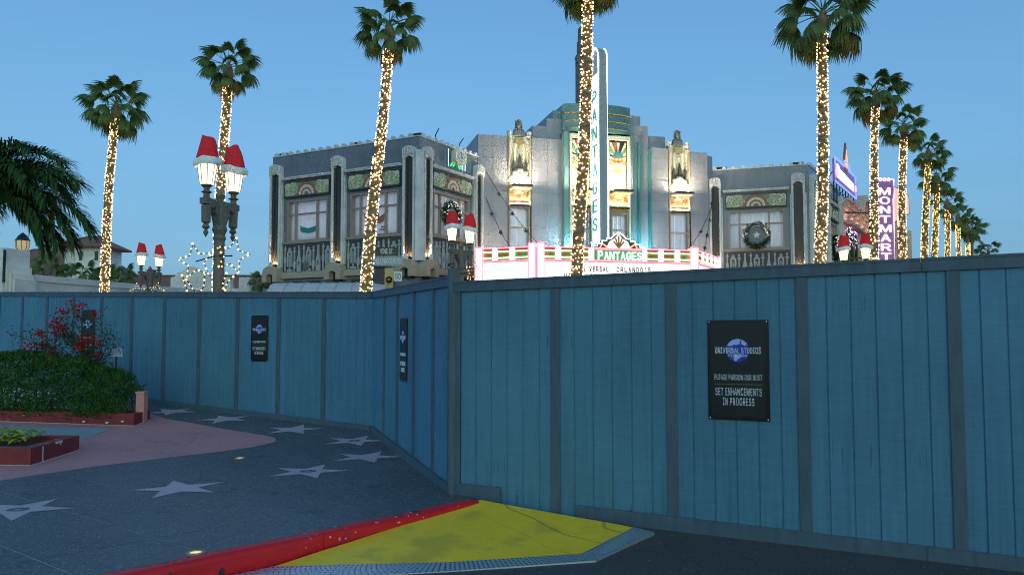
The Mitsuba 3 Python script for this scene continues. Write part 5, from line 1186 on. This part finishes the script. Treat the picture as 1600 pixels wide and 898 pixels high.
def star_light(fr, sc, zc, R, tail, label, rot=PI / 2, anchor=None):
    """a star outline of bulbs on a wire frame, with trailing streamers"""
    k = thing('star_light', label, 'star light', 'shooting-star light ornaments')
    g = np.array(star_poly(sc, zc, R, .45, rot).exterior.coords)
    lines = [g] + [np.array(t) for t in tail]
    bp = []
    for i, ln in enumerate(lines):
        part(k, 'frame', MB().tube([fr.P(a, 0, z) for a, z in ln], .012, 4).mesh(), 'wire_mat')
        seg = LineString(ln)
        for d in np.arange(0, seg.length, .125):
            p = seg.interpolate(d); bp.append(fr.P(p.x, .02, p.y))
    if anchor is not None: part(k, 'bracket', MB().tube([fr.P(sc, 0, zc), anchor], .015, 4).mesh(), 'wire_mat')
    part(k, 'bulb', bulbs(bp, np.where(np.arange(len(bp)) % 3 == 0, .034, .024)), emit((1.0, .62, .24), .34), stuff=True)
sf1 = Fr((-6.86, 18.35), 0.0)
an = np.array([-6.86, 18.4, 3.55])
star_light(sf1, -.42, 3.42, .42, [[(-.62, 3.0), (-.40, 2.7), (-.50, 2.45), (-.38, 2.2)], [(-.2, 3.12), (-.22, 2.85), (-.38, 2.55), (-.45, 2.3)], [(-.72, 3.1), (-.60, 2.75), (-.58, 2.3)]], 'glowing star with streamers hanging left of the nearest lamp post', 1.75, an)
star_light(sf1, .42, 3.55, .42, [[(.3, 3.15), (.2, 2.85), (.36, 2.6)], [(.55, 3.15), (.32, 2.95), (.26, 2.7)]], 'glowing star with streamers hanging right of the nearest lamp post', 1.35, an)
sf2 = Fr((-18.15, 39.7), 0.0)
star_light(sf2, -.45, 3.85, .42, [], 'glowing star left of the far lamp post, just above the hoarding', 1.7, np.array([-18.15, 39.8, 4.0])); star_light(sf2, .5, 3.88, .42, [], 'glowing star right of the far lamp post, just above the hoarding', 1.4, np.array([-18.15, 39.8, 4.0]))
sf3 = Fr((-1.92, 29.8), math.radians(30))
star_light(sf3, .55, 4.1, .40, [[(.4, 3.8), (.5, 3.3)]], 'glowing star beside the marquee on the lamp post', 1.4, np.array([-1.92, 29.85, 4.0]))

# ------------------------------------------------------------------ traffic signal and street signs at the corner
k = thing('traffic_signal', 'old style grey traffic signal with yellow face, red lens and a GO arm', 'traffic signal')
gf = Fr((-6.55, 37.9), math.radians(-28))
part(k, 'post', MB().lathe([(.14, 0), (.10, .4), (.08, 1), (.08, 4.75)], gf.P(.35, -.25, 0), 8).mesh(), 'iron_mat', 30)
part(k, 'body', MB().cbox(gf, 0.0, .62, -.5, 0.0, 3.6, 4.86, .02).mesh(), 'signalbody_mat')
gr_ = Fr(gf.P(.62, 0, 0)[:2], math.radians(12))
part(k, 'face', MB().cbox(gr_, .0, .40, -.35, .02, 3.6, 4.86, .02).mesh(), 'signalyellow_mat')
part(k, 'hood', MB().poly(gr_, Point(.2, 4.3).buffer(.19).difference(Point(.2, 4.3).buffer(.165)), .02, .14).mesh(), 'signalyellow_mat')
sphm = trimesh.creation.icosphere(subdivisions=2, radius=1.0); v = sphm.vertices
part(k, 'lens', trimesh.Trimesh(gr_.map(np.column_stack([.2 + v[:, 0] * .16, 4.3 + v[:, 1] * .16, .02 + v[:, 2] * .05])), sphm.faces, process=False), 'lens_mat', True)
part(k, 'arm_blade', MB().cbox(gr_, .42, .82, -.08, -.05, 4.25, 4.72, .004).mesh(), 'white_mat')
part(k, 'lettering', text(gr_, 'GO', .625, 4.35, .27, -.049, .01, False, .27), 'letter_mat')
part(k, 'cap', MB().box(gf, -.04, .66, -.54, .04, 4.862, 4.95).mesh(), 'iron_mat')
for nm, z0, z1, s0, s1, t_, bg, fg, ang in (('street sign', 5.47, 5.86, -.1, .95, 'VINE ST.', 'streetblack_mat', 'silver_mat', 2), ('street sign', 4.99, 5.40, -.25, 1.25, 'HOLLYWOOD BLVD.', 'streetwhite_mat', 'white_mat', -8)):
    k = thing('street_sign', 'black street name sign reading VINE ST.' if 'V' == t_[0] else 'pale grey street name sign reading HOLLYWOOD BLVD.', 'street sign', 'street name signs over the signal')
    f = Fr((-6.38, 37.75), math.radians(ang))
    part(k, 'plate', MB().cbox(f, s0, s1, -.03, 0, z0, z1, .006).mesh(), bg)
    part(k, 'lettering', text(f, t_, (s0 + s1) / 2 + .02, z0 + .09, (z1 - z0) * .58, .001, .012, True, (s1 - s0) * (.6 if t_[0] == 'V' else .86)), fg)
    part(k, 'mount', MB().tube([f.P(.3, -.06, 4.9 if z0 < 5.2 else 5.38), f.P(.3, -.06, z1)], .03, 6).mesh(), 'iron_mat')
# arched white canopy under the left wing
k = thing('canopy', 'low white arched canopy of curved panels under the left wing', 'canopy')
cf = Fr((-11.5, 37.6), math.radians(-3))
for i in range(7):
    a, b = i * .80 + .02, (i + 1) * .80 - .02
    t = np.linspace(0, PI * .62, 9)
    sec = np.array([[1.3 - 1.3 * math.cos(q) - .3, 3.35 + .86 * math.sin(q)] for q in t])
    V = [cf.P(x, -d, z) for x in (a, b) for d, z in sec] + [cf.P(x, -d, z - .03) for x in (a, b) for d, z in sec]
    n = 9; F = [[j, n + j, n + j + 1, j + 1] for j in range(n - 1)] + [[2 * n + j, 2 * n + j + 1, 3 * n + j + 1, 3 * n + j] for j in range(n - 1)]
    part(k, 'panel', MB().add(V, np.array(F)).mesh(), 'canopy_mat', 60)
    part(k, 'rib', MB().tube([cf.P(b + .02, -d, z + .02) for d, z in sec], .03, 5).mesh(), 'streetwhite_mat')
for s in (0.1, 2.8, 5.5): part(k, 'post', MB().tube([cf.P(s, -.1, 0), cf.P(s, -.1, 3.5)], .05, 6).mesh(), 'iron_mat')

# ------------------------------------------------------------------ street on the right: pink shop building, roof sign, vertical sign, far tower
k = thing('pink_building', 'long pale pink building with a moulded cornice beyond the right wing', 'building')
part(k, 'wall', B(SF, 11.6, 44, -8, .2, 0, 11.7), 'pink_mat')
for i, (z0, z1, d) in enumerate(((11.7, 11.95, .4), (11.95, 12.25, .62), (12.25, 12.45, .8), (11.3, 11.45, .3), (10.45, 10.52, .26))): part(k, 'cornice', B(SF, 11.6, 44, -.5, d, z0 + .002 * i, z1), 'pink_mat')
for s in (21.5, 34.5):
    g = ring(s, 12.0, 1.6, 2.1, 0, PI, 15)
    part(k, 'arched_pediment', MB().poly(SF, g, -.3, .75).mesh(), 'pink_mat'); part(k, 'arched_pediment', MB().poly(SF, ring(s, 12.0, 0, 1.58, 0, PI, 15), -.3, .35).mesh(), 'pink_mat')
    for q in (-2.0, 2.0): part(k, 'pilaster', B(SF, s + q - .3, s + q + .3, .2, .5, 0, 10.5), 'pink_mat')
for s in np.arange(13.0, 42, 2.9): uplight(k, SF, s, .62, 10.78, 1.2, (1.0, .72, .50), .6, depth=.14, pick=.4)
part(k, 'light_ledge', B(SF, 11.7, 43, .2, .75, 10.55, 10.655), 'pink_mat')
for s in (13.2, 15.6, 18.0, 24.5, 27.5, 30.5, 38, 41):
    w = part(k, 'window', MB().poly(SF, unary_union([sbox(s - .8, 6, s + .8, 9.2), Point(s, 9.2).buffer(.8)]), .2, .24).mesh(), 'dark_inset_mat')
    part(w, 'frame', MB().poly(SF, unary_union([sbox(s - .95, 5.85, s + .95, 9.2), Point(s, 9.2).buffer(.95)]).difference(unary_union([sbox(s - .8, 6, s + .8, 9.2), Point(s, 9.2).buffer(.8)])), .2, .32).mesh(), 'pink_mat')
rng = np.random.default_rng(5)
for i, s in enumerate((13.2, 15.6)):
    kk = thing('light_garland', ('purple and white lit garland on the first arched window of the pink building', 'purple and white lit garland on the second arched window of the pink building')[i], 'garland', 'lit garlands on the pink building')
    a = np.linspace(-.3, PI + .3, 30); pts = [SF.P(s + .9 * math.cos(q), .45, 9.2 + .9 * math.sin(q)) for q in a]
    pts = [SF.P(s - .9, .45, 6.5)] + pts[::-1] + [SF.P(s + .9, .45, 6.5)]
    part(kk, 'rope', MB().tube(pts, .10, 6).mesh(), 'wreath_mat')
    bp = [np.array(pts[rng.integers(len(pts))]) + rng.normal(0, .11, 3) for _ in range(70)] + [np.array(SF.P(s + q * .9, .5, z)) for q in (-1, 1) for z in np.arange(6.5, 9, .15)]
    part(kk, 'bulb', bulbs(bp[::2], .04), emit((.55, .3, 1.0), .6), stuff=True); part(kk, 'bulb', bulbs(bp[1::2], .035), emit((1.0, .9, .9), .6), stuff=True)
k = thing('roof_sign', 'blue neon framed roof sign on a steel trestle, white panel glowing', 'sign')
rf = Fr((24.42, 60.0), e=(5.0, 8.0)); L_ = 9.35
part(k, 'back_panel', B(rf, .1, L_ - .1, -.15, 0, 13.35, 15.1), 'purple_mat')
part(k, 'lit_panel', MB().poly(rf, Polygon([(1.0, 13.8), (L_ - .9, 13.8), (L_ - .9, 14.45), (2.2, 14.6), (1.6, 14.85), (1.0, 14.85)]), .002, .06).mesh(), emit((1.0, .9, .92), .24))
for p_ in ([(0, 13.3), (0, 15.15), (4.0, 15.15), (4.0, 15.6), (6.2, 15.6), (6.2, 15.15), (L_, 15.15), (L_, 13.3), (0, 13.3)],):
    part(k, 'neon_tube', MB().tube([rf.P(a, .08, z) for a, z in p_], .075, 6).mesh(), emit((.16, .25, 1.0), .30))
for s in (.5, L_ - .3): part(k, 'neon_tube', MB().poly(rf, Point(s, 14.1).buffer(.3), .07, .12).mesh(), emit((1.0, .25, .45), .4))
fl_ = Polygon([(4.5, 14.9), (5.6, 14.9), (5.8, 15.8), (5.5, 16.5), (5.2, 17.3), (4.9, 16.9), (4.6, 16.3), (4.4, 15.7)])
part(k, 'finial_panel', MB().poly(rf, fl_, -.1, .05).mesh(), 'terracotta_mat'); part(k, 'finial_light', MB().poly(rf, fl_.buffer(-.28), .055, .09).mesh(), emit((1.0, .30, .08), .32))
for i in range(8):
    s = .2 + i * (L_ - .4) / 7
    part(k, 'trestle_leg', MB().tube([rf.P(s, -.1, 10.5), rf.P(s, -.1, 13.4)], .05, 5).mesh(), 'iron_mat')
    part(k, 'trestle_brace', MB().tube([rf.P(s, -.1, 14.2 if i == 0 else 13.2), rf.P(s, -2.6, 10.6)], .04, 5).mesh(), 'iron_mat')
for z in (11.2, 12.0, 12.8): part(k, 'trestle_rail', MB().tube([rf.P(.1, -.12, z), rf.P(L_ - .1, -.12, z)], .035, 5).mesh(), 'iron_mat')
k = thing('vertical_sign', 'purple vertical neon sign spelling MONTMART in white letters', 'sign')
vf = Fr((28.05, 61.0), math.radians(2))
body = unary_union([sbox(.0, 6.4, 1.2, 12.4), sbox(-.06, 12.2, 1.27, 13.6)]).buffer(.04)
part(k, 'body', MB().poly(vf, body, -.3, 0).mesh(), 'purple_mat')
part(k, 'neon_tube', MB().tube([vf.P(a, .05, z) for a, z in body.buffer(.02).exterior.coords], .045, 5, False).mesh(), emit((.80, .55, 1.0), .4))
for x in (.3, .62, .94): part(k, 'neon_tube', MB().tube([vf.P(x + .11 * math.cos(a), .06, 13.62 + .11 * math.sin(a)) for a in np.linspace(0, 2 * PI, 11)], .035, 5, False).mesh(), emit((1.0, .85, 1.0), .3))
for i, ch in enumerate('MONTMART'): part(k, 'letter', text(vf, ch, .6, 12.45 - i * .72, .54, .002, .07, True, .80 if ch != 'M' else .92), emit((1.0, .96, 1.0), .19))
for z in (7.5, 11): part(k, 'bracket', MB().box(vf, -2.4, -.002, -.2, -.1, z, z + .12).mesh(), 'iron_mat')
part(k, 'pole', MB().tube([vf.P(-.5, -.15, 0), vf.P(-.5, -.15, 12)], .09, 6).mesh(), 'iron_mat')
k = thing('far_tower', 'narrow pinkish ribbed tower far down the street behind the purple sign', 'tower')
tf = Fr((44.6, 95), math.radians(10))
part(k, 'shaft', B(tf, 0, 2.4, -2.5, 0, 0, 17.4), 'pink_mat')
for i in range(5): part(k, 'rib', MB().cbox(tf, .05 + i * .5, .3 + i * .5, 0, .25, 0, 17.8 + .5 * (2 - abs(i - 2)), .03).mesh(), 'pink_mat')
part(k, 'side_wing', B(tf, 2.41, 3.6, -2.2, -.2, 0, 14.2), 'pink_mat')
k = thing('lit_billboard', 'small glowing orange sign tucked behind the purple vertical sign', 'sign')
of = Fr((40.4, 84), math.radians(20))
g = Polygon([(0, 13.6), (2.0, 14.6), (2.0, 16.4), (1.0, 17.0), (0, 17.3)])
part(k, 'frame', MB().poly(of, g.buffer(.12), -.3, 0).mesh(), 'terracotta_mat'); part(k, 'panel', MB().poly(of, g, .002, .05).mesh(), emit((1.0, .45, .3), .17))

# ------------------------------------------------------------------ the left background: white wall with a stepped pylon, tiled houses
k = thing('white_wall', 'long low white wall with a stepped pylon at its left end', 'wall')
wf = Fr((-27.2, 45.0), e=(3.2, 15.0)); wf_l = 60
part(k, 'wall', B(wf, 0.3, 30, -.4, 0, 0, 4.75), 'stucco_mat')
part(k, 'coping', B(wf, 0.3, 30, -.5, .12, 4.752, 5.12), 'stucco_mat')
pf_ = Fr((-28.6, 44.2), math.radians(-12))
for i, (a, b, z, d) in enumerate(((.42, 1.0, 6.42, .2), (1.02, 1.34, 6.42, .9), (.18, .42, 5.6, .1), (-.02, .18, 5.0, .0), (1.36, 1.5, 5.45, .8), (1.52, 1.66, 5.05, .7), (1.68, 1.82, 4.75, .6))):
    part(k, 'pylon_step', MB().cbox(pf_, a, b, -.9, d, 0, z, .02).mesh(), 'stucco_mat')
part(k, 'pylon_fin', MB().cbox(pf_, 1.36, 1.42, .8, .95, 4.55, 6.3, .01).mesh(), 'iron_mat')
k = thing('white_wall', 'low white rear wall between the long wall and the dark left wing', 'wall')
qf = Fr((-24.5, 61), math.radians(4))
part(k, 'wall', B(qf, 0, 12, -.4, 0, 0, 5.0), 'stucco_mat'); part(k, 'coping', B(qf, 0, 12, -.5, .1, 5.002, 5.25), 'stucco_mat')
for s in (2.2, 3.6): part(k, 'pier', MB().cbox(qf, s, s + .8, -.5, .2, 0, 6.1, .03).mesh(), 'stucco_mat')
k = thing('gable_parapet', 'white curved mission gable rising over the long brown roof', 'parapet')
g = Polygon([(-1.8, 5.5), (-1.8, 6.9), (-1.45, 7.0), (-1.2, 7.35), (-.8, 7.4), (-.5, 7.75), (0, 7.9), (.5, 7.75), (.8, 7.4), (1.2, 7.35), (1.45, 7.0), (2.2, 6.9), (2.2, 5.5)])
part(k, 'wall', MB().poly(Fr((-28.1, 70), 0.05), affinity.translate(g, 0, -.2), -.5, 0).mesh(), 'stucco_mat')
def hip_roof(owner, cx, cy, w, d, z0, z1, ridge=.35, rot=0.0, m='roof_mat'):
    v = np.array([[-w, -d, z0], [w, -d, z0], [w, d, z0], [-w, d, z0], [-w * ridge, 0, z1], [w * ridge, 0, z1], [-w, -d, z0 - .18], [w, -d, z0 - .18], [w, d, z0 - .18], [-w, d, z0 - .18]], float)
    c, s = math.cos(rot), math.sin(rot); xy = v[:, :2] @ np.array([[c, s], [-s, c]]) + [cx, cy]
    r_ = part(owner, 'roof', trimesh.Trimesh(np.column_stack([xy, v[:, 2]]), [[0, 1, 5], [0, 5, 4], [1, 2, 5], [2, 3, 4], [2, 4, 5], [3, 0, 4], [6, 7, 1], [6, 1, 0], [7, 8, 2], [7, 2, 1], [8, 9, 3], [8, 3, 2], [9, 6, 0], [9, 0, 3], [6, 8, 7], [6, 9, 8]], process=False), m)
    V = np.column_stack([xy, v[:, 2]])
    for a, b in ((4, 5), (0, 4), (1, 5)): part(r_, 'ridge_tiles', MB().tube([V[a] + [0, 0, .05], V[b] + [0, 0, .05]], .11, 5).mesh(), m)
k = thing('white_house', 'white house tower with a low terracotta hip roof, partly behind palm fronds', 'house')
hf = Fr((-49.4, 88), 0.02)
part(k, 'wall', B(hf, 0, 3.9, -5, 0, 0, 11.55), 'stucco_mat'); part(k, 'wall', B(hf, 3.902, 5.6, -4, -.5, 0, 7.6), 'stucco_mat')
hip_roof(k, -47.4, 90.4, 2.75, 3.2, 11.5, 12.75, .25)
part(k, 'band', B(hf, -.05, 4.2, -.1, .15, 9.0, 9.2), 'stucco_mat')
for s in (1.6, 3.3): part(k, 'window', B(hf, s, s + .35, 0, .06, 9.9, 10.9), 'dark_inset_mat')
k = thing('tiled_house', 'wide house with a big brown hip roof behind the stepped pylon', 'house')
part(k, 'wall', MB().box(Fr((-58, 92), 0), 0, 11.5, -8, 0, 0, 8.6).mesh(), 'stucco_mat')
hip_roof(k, -52.5, 96, 6.8, 5.2, 8.3, 12.0, .3); hip_roof(k, -58.5, 99, 4.8, 5.2, 9.3, 12.2, .2)
for s in (7.6, 9.0, 10.2): part(k, 'window', B(Fr((-58, 92), 0), s, s + .7, 0, .08, 5.6, 7.2), 'dark_inset_mat')
k = thing('low_house', 'long low building with a flat-pitched brown tile roof behind the white wall', 'house')
lfm = Fr((-47, 92), 0.0)
part(k, 'wall', B(lfm, 0, 22, -6, 0, 0, 6.8), 'stucco_mat')
v = np.array([lfm.P(a, d, z) for a, d, z in ((-.3, .6, 6.7), (22.3, .6, 6.7), (22.3, -4, 8.7), (-.3, -4, 8.7), (-.3, .6, 6.55), (22.3, .6, 6.55), (22.3, -4, 8.5), (-.3, -4, 8.5))])
rf2 = part(k, 'roof', trimesh.Trimesh(v, [[0, 1, 2], [0, 2, 3], [4, 6, 5], [4, 7, 6], [0, 5, 1], [0, 4, 5], [1, 5, 6], [1, 6, 2], [0, 3, 7], [0, 7, 4]], process=False), 'roof_mat')
part(rf2, 'ridge_tiles', MB().tube([v[3] + [0, 0, .06], v[2] + [0, 0, .06]], .12, 5).mesh(), 'roof_mat')
part(k, 'chimney', MB().box(lfm, 3.6, 4.4, -3.5, -2.8, 8.2, 9.3).box(lfm, 3.5, 4.5, -3.6, -2.7, 9.302, 9.4).mesh(), 'roof_mat')
part(k, 'dormer', MB().poly(lfm, Polygon([(8.2, 7.8), (9.1, 7.8), (9.1, 9.0), (8.65, 9.5), (8.2, 9.0)]), -3.5, -2.2).mesh(), 'stucco_mat')
# low palms behind the wall and a dark shrub by the far lamp
for i, (x, y, z, s, lab) in enumerate(((-32.5, 56, 6.2, .62, 'low bushy palm behind the white wall, next to the pylon'), (-30.6, 57, 6.0, .52, 'low bushy palm behind the white wall, second from the pylon'), (-29.1, 57, 5.8, .5, 'low bushy palm behind the white wall, third from the pylon'), (-28.3, 58, 5.9, .48, 'low bushy palm behind the white wall, against the white house'), (-18.9, 60, 5.7, .5, 'dark little palm right behind the far twin lamp'))):
    k = thing('low_palm', lab, 'palm tree', 'low palms behind the white wall')
    rng = np.random.default_rng(60 + i)
    part(k, 'trunk', MB().tube([[x, y, 0], [x, y, z]], [.22, .16], 8).mesh(), 'bark_mat', 30)
    for j in range(18):
        M = T().translate([x, y, z]).rotate([0, 0, 1], j * 137.5).rotate([0, 1, 0], float(-70 + 95 * j / 18 + rng.uniform(-10, 10))).scale(float(s * rng.uniform(.8, 1.1)))
        partd(k, 'frond', FROND[j % 4], M)

# feather palm at the left edge
k = thing('feather_palm', 'dark feather palm with long arching fronds leaning in from the left', 'palm tree')
fx, fy, fz = -16.3, 24.0, 5.75
part(k, 'trunk', MB().tube([[fx - .5, fy, 0], [fx - .3, fy, 2.5], [fx, fy, 5.2]], [.28, .2, .17], 10).mesh(), 'bark_mat', 30)
part(k, 'crown_shaft', MB().tube([[fx, fy, 5.0], [fx + .05, fy, 5.6], [fx + .1, fy, 6.2]], [.17, .16, .07], 10).mesh(), 'featherleaf_mat', True)
rng = np.random.default_rng(77)
def feather(az, el_, L, droop, twist=0.0):
    b = MB(); n = 16; pts = []
    t = np.linspace(0, 1, n); e = el_ - droop * t ** 1.2
    step = L / (n - 1); p = np.array([0.0, 0.0])
    for i in range(n):
        pts.append(p.copy()); p = p + step * np.array([math.cos(e[i]), math.sin(e[i])])
    pts = np.array(pts)
    P3 = np.column_stack([fx + .05 + pts[:, 0] * math.cos(az), fy + pts[:, 0] * math.sin(az), fz + .25 + pts[:, 1]])
    b.tube(P3, np.linspace(.035, .008, n), 5)
    st_ = b.mesh()
    lb = MB(); m = 104
    side = np.array([-math.sin(az), math.cos(az), 0])
    for i in range(m):
        u = .10 + .90 * i / (m - 1); q = u * (n - 1); j = min(n - 2, int(q)); c = P3[j] + (P3[j + 1] - P3[j]) * (q - j)
        tg = P3[j + 1] - P3[j]; tg /= np.linalg.norm(tg)
        ln = (.95 * math.sin(min(1, u * 1.25 + .25) * PI * .62) ** .7) * rng.uniform(.85, 1.08) * (1.1 - .45 * u)
        for sg in (-1, 1):
            for pl in range(2):                        # leaflets in several planes: a plume, not a comb
                d = tg * (.55 + .35 * u) + side * sg * rng.uniform(.45, .95) + np.array([0, 0, rng.uniform(-.35, .75)])
                d /= np.linalg.norm(d); w = np.cross(d, [0, 0, 1.0]); w /= np.linalg.norm(w) + 1e-9
                l_ = ln * rng.uniform(.8, 1.0)
                a0, a1, a2, a3 = c, c + d * l_ * .35, c + d * l_ * .72 - [0, 0, .10 * l_], c + d * l_ * .98 - [0, 0, .30 * l_]
                wd = .024
                lb.add([a0, a1 + w * wd, a1 - w * wd, a2 + w * wd * .8, a2 - w * wd * .8, a3], [[0, 1, 2], [1, 3, 4], [1, 4, 2], [3, 5, 4]])
    fr_ = part(k, 'frond', st_, 'featherleaf_mat')
    part(fr_, 'leaflets', lb.mesh(), 'featherleaf_mat', stuff=True)
for az, el_, L, dr_ in ((-.08, 1.05, 4.0, 1.75), (.10, .30, 4.7, 1.45), (-.5, .75, 3.7, 1.6), (.55, .95, 3.6, 1.8), (-.35, 1.25, 3.4, 1.8), (.02, .02, 3.9, 1.35), (-.8, .3, 3.4, 1.4), (.9, .5, 3.5, 1.6), (2.6, .8, 3.8, 1.9), (3.5, .6, 3.8, 1.8), (-1.6, .8, 3.6, 1.8), (1.6, .9, 3.6, 1.8), (-.2, .18, 3.6, 1.5), (.3, .75, 3.4, 1.7), (-.15, .75, 3.7, 1.6), (.02, .78, 4.2, 1.6), (-.32, .55, 3.8, 1.55), (.08, .12, 4.3, 1.4), (-.02, -.1, 3.6, 1.3)):
    feather(az, el_, L * .82, dr_)
for i in range(2): feather(rng.uniform(-1.6, 1.6), -.7 + rng.uniform(-.3, .2), 2.3, .9)
